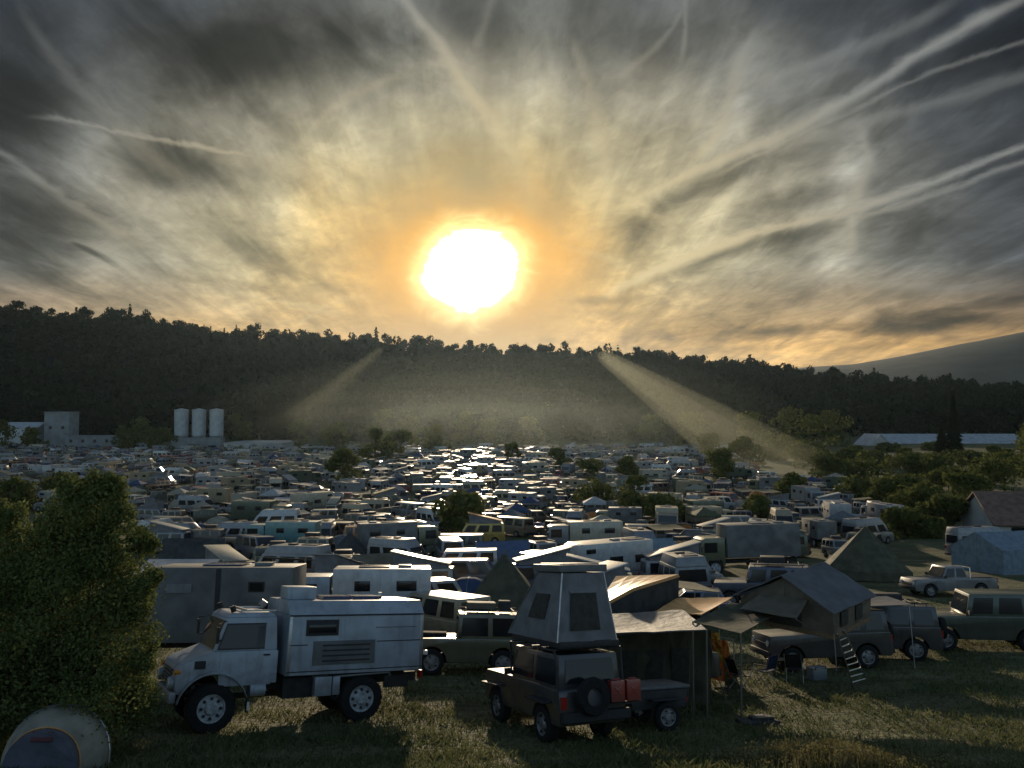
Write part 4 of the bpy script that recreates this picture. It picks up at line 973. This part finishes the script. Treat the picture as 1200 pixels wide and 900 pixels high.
# ------------------------------------------------------------------ mid-field trees
MT = [  # px, dist, height, width, label
 (405, 150, 8, 9), (440, 235, 10, 11), (470, 260, 9, 12), (510, 290, 11, 12), (540, 88, 5.0, 6), (395, 300, 11, 14), (350, 325, 12, 12),
 (700, 118, 7, 9), (745, 108, 8.5, 10), (720, 96, 4.5, 8), (775, 100, 6, 8), (690, 150, 9, 9), (735, 175, 8, 8), (812, 120, 7, 9), (842, 170, 11, 13), (870, 200, 13, 14), (835, 235, 13, 14),
 (905, 190, 12, 14), (940, 215, 11, 15), (968, 170, 8, 12), (990, 240, 12, 16), (1025, 210, 9, 14), (1060, 260, 12, 16), (1095, 180, 9, 15), (1135, 210, 14, 17), (1175, 190, 15, 17), (1215, 175, 15, 18), (1165, 290, 16, 18),
 (1080, 105, 6.5, 10), (1052, 88, 4.2, 7), (1105, 96, 5.2, 8), (1128, 120, 7, 9), (1040, 120, 6, 8), (955, 92, 5, 7), (930, 130, 7, 9), (890, 105, 5, 8),
 (190, 300, 9, 13), (165, 330, 13, 14), (150, 310, 10, 12), (275, 345, 14, 11), (0, 330, 12, 15), (40, 310, 9, 12), (-30, 200, 9, 13), (75, 130, 5, 9), (10, 115, 5, 8),
 (290, 335, 11, 9), (575, 345, 12, 16), (620, 365, 13, 17), (545, 350, 15, 14), (480, 340, 14, 16), (450, 350, 16, 15), (765, 350, 14, 18), (805, 330, 15, 17), (880, 310, 15, 18), (925, 330, 17, 18), (975, 345, 16, 17), (600, 235, 6, 6), (655, 200, 6, 7),
 (1005, 135, 5, 12), (1060, 140, 5, 12), (1110, 150, 6, 13), (1160, 150, 8, 14), (1010, 165, 7, 14), (1060, 190, 8, 15), (1120, 250, 10, 18), (1180, 240, 12, 18), (1150, 105, 4, 8), (1085, 88, 3, 7), (1070, 112, 4, 8), (1120, 105, 4, 8), (1000, 290, 13, 17), (1040, 300, 12, 17), (1090, 310, 11, 17), (1210, 290, 15, 18), (950, 260, 14, 17), (910, 245, 12, 15), (1250, 260, 16, 18), (1290, 200, 14, 18), (-80, 300, 14, 16)]
GREENS = ['dark green', 'olive green', 'dense dark', 'pale olive']
for i, (px, d, h, w) in enumerate(MT):
    if 680 < px < 960 and d < 260:
        h *= .68; w *= .72
        if i % 4 == 1: continue
    d0 = d; x, y = xat(px, d), d
    if 980 < px < 1190 and d > 125: h = max(3.5, min(h, CZ - (521 - 480) / F * d - hz(x, y)))
    if px > 950 and d < 300: h *= .8; w *= .85
    w = min(w, h * 2.2)
    zone = ('at the far left', 'on the left', 'in the middle', 'right of centre', 'on the right', 'at the far right')[min(5, max(0, int((px + 80) // 230)))]
    dep = 'among the nearer camper rows' if d < 125 else ('among the middle rows of vehicles' if d < 230 else 'below the wooded hill')
    use((x, y, 0), w * .38)
    tree('tree', f'bushy tree {dep} {zone}', Vector((x, y, hz(x, y) - .2)), h, w, n=int(900 + 500 * (200 / d)), leaf=.16 + d * .0013, k='leaf_tree', group=f'trees {dep} {zone}', low=.02, nc=17 + i % 5, seed=i)
for px, d, h, w, lb in ((1117, 250, 21, 5.5, 'tall narrow dark cypress-like tree in front of the long industrial hall'), (1103, 255, 12, 5, 'shorter pointed conifer left of the tall narrow tree'), (385, 390, 20, 7, 'pointed dark conifer at the hill foot right of the silos')):
    g = gat(px, d); tree('conifer_tree', lb, g, h, w, n=2600, leaf=.9, seed=int(px), conifer=True)

# ------------------------------------------------------------------ the wooded hill, one mass; separate trees on its skyline
def woodland():
    rng = np.random.default_rng(77); tmpl = []
    for i in range(7):
        C, rad = crown_clumps(12, 9.5, 9, rng, .12); tmpl.append(leaf_quads(C, rad, 190, .8, rng, .85, .7, .3))
    for i in range(2): tmpl.append(conifer_quads(14, 8, 110, 1.9, rng))
    out = []
    def scatter(n, y0, y1, p0, p1, s0, s1, cond=None):
        y = y0 + (y1 - y0) * rng.random(n); px = p0 + (p1 - p0) * rng.random(n); x = (px - 600) / F * y; z = H(x, y)
        for i in range(n):
            if cond and not cond(px[i], y[i]): continue
            t = tmpl[rng.integers(7) if rng.random() < .95 else 7 + rng.integers(2)]
            s = s0 + (s1 - s0) * rng.random(); a = rng.random() * 2 * PI; c, sn = math.cos(a), math.sin(a)
            q = t * np.array([s, s, s * (.85 + .4 * rng.random())])
            out.append(np.stack([q[:, 0] * c - q[:, 1] * sn + x[i], q[:, 0] * sn + q[:, 1] * c + y[i], q[:, 2] + z[i] - 1.0], 1))
    scatter(2500, 388, 560, -500, 1650, .9, 1.7, lambda p, y: not (970 < p < 1240 and y < 425))
    scatter(2000, 560, 740, -400, 1550, 1.0, 1.9)
    scatter(1500, 725, 775, -400, 1500, .9, 1.5)
    scatter(500, 800, 1300, 820, 1600, 1.0, 1.5)
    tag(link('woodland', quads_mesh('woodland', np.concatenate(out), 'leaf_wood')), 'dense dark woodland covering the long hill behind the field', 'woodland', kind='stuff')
woodland()
SK = [(620, 16, 13, 0), (662, 13, 17, 0), (773, 21, 22, 0), (793, 18, 16, 0), (758, 15, 12, 0), (160, 17, 20, 0), (32, 16, 18, 0), (238, 20, 7, 1), (246, 19, 6, 1), (276, 21, 7, 1), (262, 18, 8, 1), (352, 18, 7, 1), (386, 18, 7, 1), (128, 15, 16, 0), (575, 15, 14, 0), (845, 17, 14, 0), (866, 16, 12, 0), (885, 16, 13, 0), (698, 15, 10, 0), (520, 14, 16, 0), (440, 16, 14, 0), (300, 17, 8, 1)]
for i, (px, h, w, cf) in enumerate(SK):
    d = 757; x = xat(px, d); side = 'left of the sun' if px < 540 else 'right of the sun'
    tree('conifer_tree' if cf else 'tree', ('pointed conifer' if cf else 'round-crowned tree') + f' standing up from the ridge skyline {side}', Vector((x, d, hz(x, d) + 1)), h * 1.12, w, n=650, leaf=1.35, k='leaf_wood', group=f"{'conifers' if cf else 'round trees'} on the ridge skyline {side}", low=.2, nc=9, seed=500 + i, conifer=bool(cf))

# ------------------------------------------------------------------ the crowd of parked vehicles and tents
KINDS = {
 'van': (lambda c: van(c), 'camper_van', 'van', 2.7, ['white', 'silver', 'grey', 'light blue', 'sand', 'red', 'dark green', 'dark blue', 'brown', 'grey']),
 'pop': (lambda c: van(c, True, c), 'pop_top_van', 'van', 2.7, ['silver', 'beige', 'olive', 'blue', 'grey', 'white']),
 'high': (lambda c: hightop(c), 'high_roof_van', 'van', 3.1, ['white', 'silver', 'grey', 'sand', 'grey']),
 'moto': (lambda c: motorhome(c), 'motorhome', 'motorhome', 3.3, ['white', 'beige', 'silver']),
 'off': (lambda c: offroad(c), 'offroad_car', 'car', 2.5, ['black', 'olive', 'sand', 'dark green', 'black', 'silver', 'grey', 'dark blue', 'orange', 'brown', 'dark green']),
 'box': (lambda c: boxtruck(c, c if c != 'olive' else 'khaki_box', L=6.8, bh=2.1, floor=1.1, boxlen=4.8), 'camper_truck', 'truck', 3.6, ['silver', 'olive', 'sand', 'grey', 'dark green']),
 'hatch': (lambda c: hatch(c), 'parked_car', 'car', 2.4, ['silver', 'white', 'black', 'red', 'blue', 'grey']),
 'dome': (lambda c: dome_tent('cloth_' + c, 2.6, 1.5, 3.2), 'dome_tent', 'tent', 1.8, ['olive', 'blue', 'orange', 'grey', 'beige']),
 'gaz': (lambda c: gazebo('cloth_' + c), 'gazebo', 'gazebo', 1.9, ['white', 'beige', 'blue', 'grey', 'olive']),
 'awn': (lambda c: awning_t('cloth_' + c), 'awning', 'awning', 1.9, ['white', 'beige', 'sand', 'grey', 'olive', 'grey']),
}
PHR = {'van': 'camper van', 'pop': 'van with its roof popped up', 'high': 'high-roof camper van', 'moto': 'coachbuilt motorhome', 'off': 'off-road car with roof load', 'box': 'box-bodied camper truck', 'hatch': 'low parked car', 'dome': 'dome tent', 'gaz': 'peaked gazebo', 'awn': 'flat pole awning'}
def awning_t(k):
    t = T(); m = MB(); m.sheet([(-1.7, -1.3, 2.05), (1.7, -1.3, 2.1), (1.7, 1.3, 2.4), (-1.7, 1.3, 2.35)], .03, k, 5, 4, .08); t.part('canvas', m)
    for x, y, z in ((-1.65, -1.25, 2.05), (1.65, -1.25, 2.1), (1.65, 1.25, 2.4), (-1.65, 1.25, 2.35)):
        m = MB(); m.tube((x, y, 0), (x, y, z), .022, 'aluminium', 6); t.part('leg', m)
    return t
PROTO = {}
def crowd_item(kind, c, loc, rz, near, label, group):
    fn, nm, cat, rad, cols = KINDS[kind]; key = (kind, c, near)
    if key not in PROTO:
        if near:
            o = fn(c).emit(nm, label, cat, loc, rz, group=group); PROTO[key] = o; return o
        o = link(nm, fn(c).merged(nm)); PROTO[key] = o
    else:
        o = copy_tree(PROTO[key]) if near else PROTO[key].copy()
        if not near: COL.objects.link(o)
    tag(o, label, cat, group); place(o, loc, rz, True); o.scale = (RC.uniform(.78, .98),) * 3; return o
RC = random.Random(42); cnt = {}
y = 39.0
for q in ((950, 54, 6), (985, 62, 5), (1120, 60, 5), (905, 52, 3)): USED.append((xat(q[0], q[1]), q[1], q[2]))
while y < 322:
    p0, p1 = (300, 800) if y < 50 else ((205, 985) if y < 75 else ((150, 1000) if y < 110 else (-130, 985)))
    if 75 < y < 125: p1 = 1085
    if y > 180: p1 = 880 if y < 260 else 840
    x = xat(p0, y) + RC.random() * 3
    while x < xat(p1, y):
        px = 600 + F * x / y
        kind = RC.choices(['van', 'pop', 'high', 'moto', 'off', 'box', 'hatch', 'dome', 'gaz', 'awn'], [15, 9, 8, 4, 23, 8, 9, 8, 6, 14])[0]
        rad = KINDS[kind][3]; yy = y + RC.uniform(-1.6, 1.6); xx = x + rad
        gap = RC.random() < (.03 if y < 120 else .10)
        x += rad * 2 * (.76 if RC.random() < .8 else 1.3) + RC.random() * .6
        if gap or any((xx - a) ** 2 + (yy - b) ** 2 < (r + rad * .7) ** 2 for a, b, r in USED): continue
        if px > 985 and not (95 < y < 125): continue
        c = RC.choice(KINDS[kind][4]); rz = RC.choice([0, PI, 0, PI, PI / 2, -PI / 2, .6, -.7, 2.5]) + RC.gauss(0, .22)
        near = y < 118
        third = 'on the left' if px < 400 else ('in the middle' if px < 700 else 'right of centre')
        band = 'in the nearer rows' if y < 75 else ('in the middle rows' if y < 118 else ('in the distant rows' if y < 200 else 'in the farthest rows'))
        loc = Vector((xx, yy, hz(xx, yy)))
        crowd_item(kind, c, loc, rz, near, f'{c} {PHR[kind]} parked {band} {third}' if kind not in ('dome', 'gaz', 'awn') else f'{c} {PHR[kind]} pitched {band} {third}', f'{c} {PHR[kind]}s {band} {third}')
        cnt[kind] = cnt.get(kind, 0) + 1
    y += 3.9 + y * .015
print('CROWD', cnt, sum(cnt.values()))

# ------------------------------------------------------------------ sun, sky
SAZ = math.atan2(553 - 600, F); SEL = math.atan((480 - 315) / F)
SD = Vector((math.sin(SAZ) * math.cos(SEL), math.cos(SAZ) * math.cos(SEL), math.sin(SEL)))
sl = bpy.data.lights.new('sun', 'SUN'); sl.energy = 3.0; sl.angle = math.radians(1.5); sl.color = (1.0, .80, .55)
so = bpy.data.objects.new('sun', sl); COL.objects.link(so); so.rotation_mode = 'QUATERNION'; so.rotation_quaternion = (-SD).to_track_quat('-Z', 'Y')
EXPO = .35
world = bpy.data.worlds.new('World'); scene.world = world; world.use_nodes = True
nt = world.node_tree; L = nt.links
for n in list(nt.nodes): nt.nodes.remove(n)
class S:
    def __init__(s, o): s.o = o
    @staticmethod
    def m(op, *a):
        n = nd(nt, 'ShaderNodeMath', operation=op)
        for i, v in enumerate(a):
            if isinstance(v, S): L.new(v.o, n.inputs[i])
            else: n.inputs[i].default_value = v
        return S(n.outputs[0])
    def __add__(s, b): return S.m('ADD', s, b)
    __radd__ = __add__
    def __sub__(s, b): return S.m('SUBTRACT', s, b)
    def __rsub__(s, b): return S.m('SUBTRACT', b, s)
    def __mul__(s, b): return S.m('MULTIPLY', s, b)
    __rmul__ = __mul__
    def __truediv__(s, b): return S.m('DIVIDE', s, b)
    def __rtruediv__(s, b): return S.m('DIVIDE', b, s)
def rng_(s, a, b, c=0.0, d=1.0, smooth=True):
    n = nd(nt, 'ShaderNodeMapRange'); n.interpolation_type = 'SMOOTHSTEP' if smooth else 'LINEAR'
    L.new(s.o, n.inputs[0]); 
    for i, v in enumerate((a, b, c, d)): n.inputs[i + 1].default_value = v
    return S(n.outputs[0])
def vec(x, y_, z_):
    n = nd(nt, 'ShaderNodeCombineXYZ')
    for i, v in enumerate((x, y_, z_)):
        if isinstance(v, S): L.new(v.o, n.inputs[i])
        else: n.inputs[i].default_value = v
    return n.outputs[0]
def noise(v, sc, det=5, dist=0.0, rough=.5):
    n = nd(nt, 'ShaderNodeTexNoise'); n.inputs['Scale'].default_value = sc; n.inputs['Detail'].default_value = det; n.inputs['Distortion'].default_value = dist; n.inputs['Roughness'].default_value = rough
    L.new(v, n.inputs['Vector']); return S(n.outputs[0])
def cmix(f, a, b, mode='MIX'):
    n = nd(nt, 'ShaderNodeMix', data_type='RGBA', blend_type=mode)
    if isinstance(f, S): L.new(f.o, n.inputs[0])
    else: n.inputs[0].default_value = f
    for k, c in ((6, a), (7, b)):
        if isinstance(c, tuple): n.inputs[k].default_value = (*c, 1)
        else: L.new(c, n.inputs[k])
    return n.outputs[2]
tc = nd(nt, 'ShaderNodeTexCoord'); sep = nd(nt, 'ShaderNodeSeparateXYZ'); L.new(tc.outputs['Generated'], sep.inputs[0])
dx, dy, dz = (S(sep.outputs[i]) for i in range(3))
yp = S.m('MAXIMUM', dy, .06)
# chart of the western sky: PX / PY grow with azimuth and fall with elevation
PX = dx / yp * (F / 1200) + .5
PY = .4 - dz / yp * (F / 1200)
# high cloud plane
zc = S.m('MAXIMUM', dz, 0.0) + .13
cx_, cy_ = dx / zc, dy / zc
nA = noise(vec(cx_ * 1.2 + cy_ * .10, cy_ * .55, 0.0), 1.5, 8, .7, .58)       # long streaks running from the horizon overhead
nB = noise(vec(cx_ * 3.2 - cy_ * .3, cy_ * 1.3, 3.0), 1.5, 7, .8, .55)
nC = noise(vec(cx_ * .8, cy_ * .9, 7.0), 1.3, 4, .5)
nD = noise(vec(PX * 2.2, PY * 9.0, 5.0), 2.6, 6, .8, .55)                      # low horizontal ribbons near the horizon
nF = noise(vec(cx_ * 9 + cy_ * 2, cy_ * 5, 1.0), 2.0, 8, .5, .62)
warp = (noise(vec(PX * 3, PY * 3, 0.0), 3.0, 4) - .5)
ux, uy = PX - 553 / 1200, (PY - 315 / 1200)
r0 = S.m('SQRT', ux * ux + uy * uy)
up = rng_(uy, .012, -.03)
rg = S.m('SQRT', ux * ux * .62 + uy * uy * (.85 + up * 1.0))
rw = rg + warp * .10 + (nA - .5) * .10 * rng_(rg, .08, .25)
ramp = nd(nt, 'ShaderNodeValToRGB'); L.new(rw.o, ramp.inputs[0]); el = ramp.color_ramp.elements
stops = [(0.0, (1.0, .58, .13)), (.052, (.95, .48, .09)), (.07, (.86, .44, .085)), (.095, (.62, .38, .12)), (.13, (.46, .335, .145)), (.18, (.355, .30, .175)), (.25, (.25, .228, .165)), (.33, (.15, .15, .132)), (.42, (.070, .077, .084)), (.52, (.027, .034, .046)), (.75, (.012, .016, .027))]
el[0].position, el[0].color = stops[0][0], (*stops[0][1], 1); el[1].position, el[1].color = stops[-1][0], (*stops[-1][1], 1)
for p_, c_ in stops[1:-1]:
    e = el.new(p_); e.color = (*c_, 1)
col = ramp.outputs[0]
# golden band low above the hills
hb = rng_(PY, .25, .345) * rng_(S.m('ABSOLUTE', ux), .75, .1, .45, 1.0)
hb = hb + rng_(PY, .30, .345) * .4
col = cmix(S.m('MINIMUM', hb * .85 * (.45 + nD * .95), .95), col, (.56, .32, .095))
# cloud thickness variations
nG = noise(vec(cx_ * 5.5 + cy_ * .25, cy_ * .5, 11.0), 1.8, 8, .5, .6)
mult = (rng_(nG, .34, .66, .83, 1.20, False)) * (rng_(nA, .32, .70, .72, 1.5, False)) * (rng_(nB, .3, .7, .72, 1.36, False)) * (rng_(nC, .35, .65, .78, 1.22, False)) * (rng_(nF, .3, .7, .84, 1.17, False))
near = rng_(r0, .05, .20)
mult = 1.0 + (mult - 1.0) * near
def blob(px, py, rx, ry, amt, ang=0.0, pw=1.0):
    ca, sa = math.cos(ang), math.sin(ang)
    a = PX - px / 1200; b = PY - py / 1200
    a, b = (a * ca + b * sa) * (1200 / rx), (b * ca - a * sa) * (1200 / ry)
    d = S.m('SQRT', a * a + b * b) + warp * 1.6 + (nB - .5) * .8
    return rng_(d, 1.2, .1) * min(amt * 1.4, .88)
dark = None
for bb in [(290, 50, 210, 70, .62, .05), (20, 110, 90, 130, .55), (30, 265, 110, 80, .55, .5), (205, 195, 110, 42, .5, .05), (305, 300, 60, 18, .3, .5), (400, 345, 60, 12, .35, .5), (560, 25, 70, 60, .4), (760, 45, 120, 60, .35), (1130, 60, 190, 90, .45, -.3), (745, 275, 42, 40, .60, -.7), (830, 215, 130, 16, .42, -.45), (950, 228, 90, 16, .35, -.2), (840, 300, 120, 14, .50, -.36), (930, 275, 80, 16, .4, -.2), (1110, 270, 130, 40, .3), (690, 352, 52, 7, .72, -.05), (1120, 376, 140, 20, .62, -.08), (900, 388, 130, 13, .5, -.05), (1180, 355, 80, 14, .5, -.2), (505, 399, 40, 8, .5), (480, 372, 70, 8, .3), (100, 292, 60, 7, .55, .45), (640, 400, 40, 6, .35), (660, 160, 30, 90, .22), (980, 100, 120, 22, .35, -.45)]:
    q = blob(*bb); dark = q if dark is None else S.m('MAXIMUM', dark, q)
lite = None
for bb in [(370, 220, 120, 70, .35), (240, 260, 130, 60, .3), (110, 330, 40, 60, .25), (975, 300, 50, 70, .42), (1000, 215, 28, 75, .55, .1), (690, 230, 40, 70, .3), (60, 230, 30, 110, .25, -.6), (110, 180, 60, 90, .22, -.6), (860, 130, 34, 90, .45, .35), (900, 60, 60, 50, .3), (640, 120, 60, 110, .25), (440, 150, 80, 60, .25)]:
    q = blob(*bb); lite = q if lite is None else lite + q
QX, QY = PX * .8 + .1, PY * .8 + .1
# contrails: long thin clouds given by their course across the chart
def trail(pts, width, amt, axis='x', soft=.22, wn=.6):
    n = nd(nt, 'ShaderNodeFloatCurve'); cv = n.mapping.curves[0]
    ii, jj = (0, 1) if axis == 'x' else (1, 0)
    P = sorted([((p[ii] + 150) / 1500, (p[jj] + 150) / 1500) for p in pts])
    while len(cv.points) < len(P): cv.points.new(.5, .5)
    for q, (a, b) in zip(cv.points, P): q.location = (a, b)
    n.mapping.update(); u = QX if axis == 'x' else QY; w = QY if axis == 'x' else QX
    L.new(u.o, n.inputs['Value']); n.inputs['Factor'].default_value = 1
    wd = (width * 1.05 / 1500) * (1 + (nB - .5) * wn * 3)
    d = S.m('ABSOLUTE', w - S(n.outputs[0]) + warp * .010 + (nF - .5) * .008) / wd
    a0, a1 = P[0][0], P[-1][0]; e = (a1 - a0) * soft
    pf = rng_(d, 1.25, .0)
    return pf * pf * rng_(u, a0 - e * .1, a0 + e) * rng_(u, a1 + e * .1, a1 - e) * (.75 + nF * .4 + (nB - .5) * .8) * amt
tr = [trail([(440, -90), (455, -45), (478, 0), (505, 35), (545, 95), (580, 145), (605, 195), (624, 275)], 21, 1.1, 'y', .08),
      trail([(430, -60), (480, 0), (530, 55), (575, 120), (605, 180), (618, 215)], 46, .40, 'y'),
      trail([(670, 275), (690, 268), (760, 225), (840, 188), (930, 150), (1000, 110), (1080, 62), (1190, 0), (1280, -50)], 13, .95),
      trail([(790, 218), (850, 198), (930, 160), (1010, 120), (1100, 80), (1200, 45), (1290, 10)], 6, .45),
      trail([(680, 360), (760, 322), (830, 292), (900, 268), (1000, 245), (1090, 215), (1200, 172), (1300, 128)], 10, 1.0, soft=.12),
      trail([(960, 262), (1050, 243), (1120, 220), (1200, 190), (1300, 150)], 7, .6),
      trail([(895, 20), (872, 60), (860, 110), (845, 150), (815, 185), (780, 212)], 15, .75, 'y'),
      trail([(1005, 120), (1014, 160), (1018, 190), (1003, 235), (1002, 310)], 12, .65, 'y'),
      trail([(20, 132), (60, 136), (130, 150), (200, 163), (270, 178), (320, 190)], 6, .7), trail([(230, 175), (300, 190), (350, 195), (430, 186)], 20, .3),
      trail([(-60, 140), (0, 180), (50, 215), (120, 260), (180, 300)], 13, .45), trail([(0, -20), (40, 40), (90, 100), (150, 160), (230, 215)], 22, .24),
      trail([(808, -60), (806, 0), (805, 40), (798, 75)], 5, .35, 'y'), trail([(590, -50), (572, 5), (560, 40), (553, 70)], 11, .28, 'y'),
      trail([(585, 270), (640, 285), (700, 298), (755, 322)], 9, .4), trail([(660, 20), (690, 90), (702, 150), (714, 215), (708, 285)], 18, .38, 'y'),
      trail([(850, 105), (980, 62), (1060, 30), (1150, -20)], 15, .35), trail([(860, 192), (1000, 142), (1100, 118), (1200, 85), (1300, 50)], 14, .35),
      trail([(720, 90), (770, 50), (800, 10), (820, -40)], 9, .3), trail([(340, 180), (380, 130), (440, 95), (500, 80)], 12, .3), trail([(640, 60), (650, 140), (645, 220)], 22, .3, 'y'),
      trail([(330, 395), (400, 352), (470, 345), (500, 350)], 5, .3), trail([(230, 330), (330, 352), (420, 372)], 7, .3), trail([(880, 330), (980, 322), (1090, 335), (1200, 330)], 12, .3)]
tsum = tr[0]
for q in tr[1:]: tsum = S.m('MAXIMUM', tsum, q)
mult = mult * (1.0 - dark * near) * (1.0 + lite * near)
def vscale(c, s):
    n = nd(nt, 'ShaderNodeVectorMath', operation='SCALE'); L.new(c, n.inputs[0]); L.new(s.o, n.inputs[3]); return n.outputs[0]
def vadd(a, b):
    n = nd(nt, 'ShaderNodeVectorMath', operation='ADD'); L.new(a, n.inputs[0]); L.new(b, n.inputs[1]); return n.outputs[0]
col = vscale(col, mult)
tcol = cmix(rng_(rg, .08, .42), (.74, .58, .30), (.25, .262, .25))
n_ = nd(nt, 'ShaderNodeMix', data_type='RGBA'); L.new(S.m('MINIMUM', tsum * near * .88, 1.0).o, n_.inputs[0]); L.new(col, n_.inputs[6]); L.new(tcol, n_.inputs[7]); col = n_.outputs[2]
# the veiled sun
rag = noise(vec(PX * 5, PY * 7, 9.0), 7.0, 5, 1.2) - .5
rs = S.m('SQRT', ux * ux * .92 + uy * uy * 1.1) + warp * .02 + rag * .02
core = rng_(rs, .044, .034); glow = rng_(rs, .078, .034); g2 = S.m('POWER', glow, 2.0)
sunc = nd(nt, 'ShaderNodeVectorMath', operation='SCALE'); sunc.inputs[0].default_value = (1.0, .78, .36); L.new((core * 9.0 + g2 * 1.2).o, sunc.inputs[3])
col = vadd(col, sunc.outputs[0])
FK = 2 ** -EXPO
fr = nd(nt, 'ShaderNodeVectorMath', operation='SCALE'); L.new(col, fr.inputs[0]); fr.inputs[3].default_value = FK
# clear evening sky (physical) everywhere else, the cloud sheet covers the west
sky = nd(nt, 'ShaderNodeTexSky', sky_type='NISHITA'); sky.sun_disc = False; sky.sun_elevation = SEL; sky.sun_rotation = SAZ; sky.altitude = 400; sky.dust_density = 1.5
SKY = .15
sk = nd(nt, 'ShaderNodeVectorMath', operation='SCALE'); L.new(sky.outputs[0], sk.inputs[0]); sk.inputs[3].default_value = 1.0
sc2 = nd(nt, 'ShaderNodeVectorMath', operation='SCALE'); L.new(fr.outputs[0], sc2.inputs[0]); sc2.inputs[3].default_value = 1 / SKY
cover = rng_(dy, .20, .62)
fin = cmix(cover, sk.outputs[0], sc2.outputs[0])
bg = nd(nt, 'ShaderNodeBackground'); bg.inputs[1].default_value = SKY; L.new(fin, bg.inputs[0])
wo = nd(nt, 'ShaderNodeOutputWorld'); L.new(bg.outputs[0], wo.inputs[0])
world.cycles.sampling_method = 'MANUAL'; world.cycles.sample_map_resolution = 1024

# ------------------------------------------------------------------ haze
m = MB(); m.box((0, 0, 165), (10400, 10400, 336), 'black_plastic')
hm = m.mesh('haze'); hm.materials.clear()
hmat = bpy.data.materials.new('haze_air'); hmat.use_nodes = True; hn = hmat.node_tree
for n in list(hn.nodes): hn.nodes.remove(n)
ho = hn.nodes.new('ShaderNodeOutputMaterial'); pv = hn.nodes.new('ShaderNodeVolumePrincipled'); pv.inputs['Color'].default_value = (.60, .80, 1.0, 1); pv.inputs['Density'].default_value = .000026; pv.inputs['Anisotropy'].default_value = .68
hn.links.new(pv.outputs[0], ho.inputs['Volume']); hm.materials.append(hmat)
tag(link('haze', hm), kind='stuff')

def air(label, mb, dens, an, colr):
    me = mb.mesh('mist', smooth=True); me.materials.clear()
    mm = bpy.data.materials.new('mist_air'); mm.use_nodes = True; n2 = mm.node_tree
    for n in list(n2.nodes): n2.nodes.remove(n)
    o2 = n2.nodes.new('ShaderNodeOutputMaterial'); p2 = n2.nodes.new('ShaderNodeVolumePrincipled'); p2.inputs['Color'].default_value = (*colr, 1); p2.inputs['Density'].default_value = dens; p2.inputs['Anisotropy'].default_value = an
    n2.links.new(p2.outputs[0], o2.inputs['Volume']); me.materials.append(mm)
    return tag(link('mist', me), label, 'mist', kind='stuff')
for i, (px, d, rx, ry, rz_, dn) in enumerate(((585, 325, 120, 75, 30, .00009), (570, 315, 85, 60, 22, .00010), (600, 310, 55, 50, 16, .00012), (590, 300, 100, 70, 10, .00012), (470, 320, 60, 45, 15, .00009))):
    m = MB(); m.lathe([(max(.01, math.sin(PI * k / 14)), -math.cos(PI * k / 14)) for k in range(15)], 'glass', axis='z', seg=32)
    cx0 = xat(px, d); m.v = [Vector((v.x * rx + cx0, v.y * ry + d, max(v.z * rz_, -.6 * rz_) + 9)) for v in m.v]
    air('pale mist lying in the valley below the wooded hill', m, dn, .7, (.8, .92, .9))
for (px, py, d, r_a, r_b, t0, t1, dn) in ((945, 575, 165, 8.8, 3.6, 0, 262, .0022), (345, 500, 300, 6.5, 3.0, 0, 285, .0008)):  # light beams put into shape: added tubes of denser mist towards the sun
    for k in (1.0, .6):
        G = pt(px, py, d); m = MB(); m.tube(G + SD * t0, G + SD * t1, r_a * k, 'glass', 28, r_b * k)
        air('light beam slanting down over the field, shaped as an added tube of mist', m, dn, .5, (.95, 1.0, .8))

# ------------------------------------------------------------------ camera, render
cam = bpy.data.cameras.new('camera'); cam.sensor_width = 36; cam.lens = 36 * F / 1200; cam.clip_start = .1; cam.clip_end = 20000
co = bpy.data.objects.new('camera', cam); COL.objects.link(co); co.location = (0, 0, CZ); co.rotation_euler = (PI / 2 + PITCH, 0, 0); scene.camera = co
scene.view_settings.view_transform = 'Standard'; scene.view_settings.look = 'None'; scene.view_settings.gamma = 1; scene.view_settings.use_curve_mapping = False
scene.view_settings.exposure = EXPO
scene.render.engine = 'CYCLES'; cy = scene.cycles
cy.use_denoising = True
try: cy.denoiser = 'OPENIMAGEDENOISE'
except Exception: pass
cy.max_bounces = 6; cy.diffuse_bounces = 2; cy.glossy_bounces = 2; cy.transmission_bounces = 2; cy.transparent_max_bounces = 32; cy.volume_bounces = 0; cy.sample_clamp_indirect = 4; cy.caustics_reflective = False; cy.caustics_refractive = False
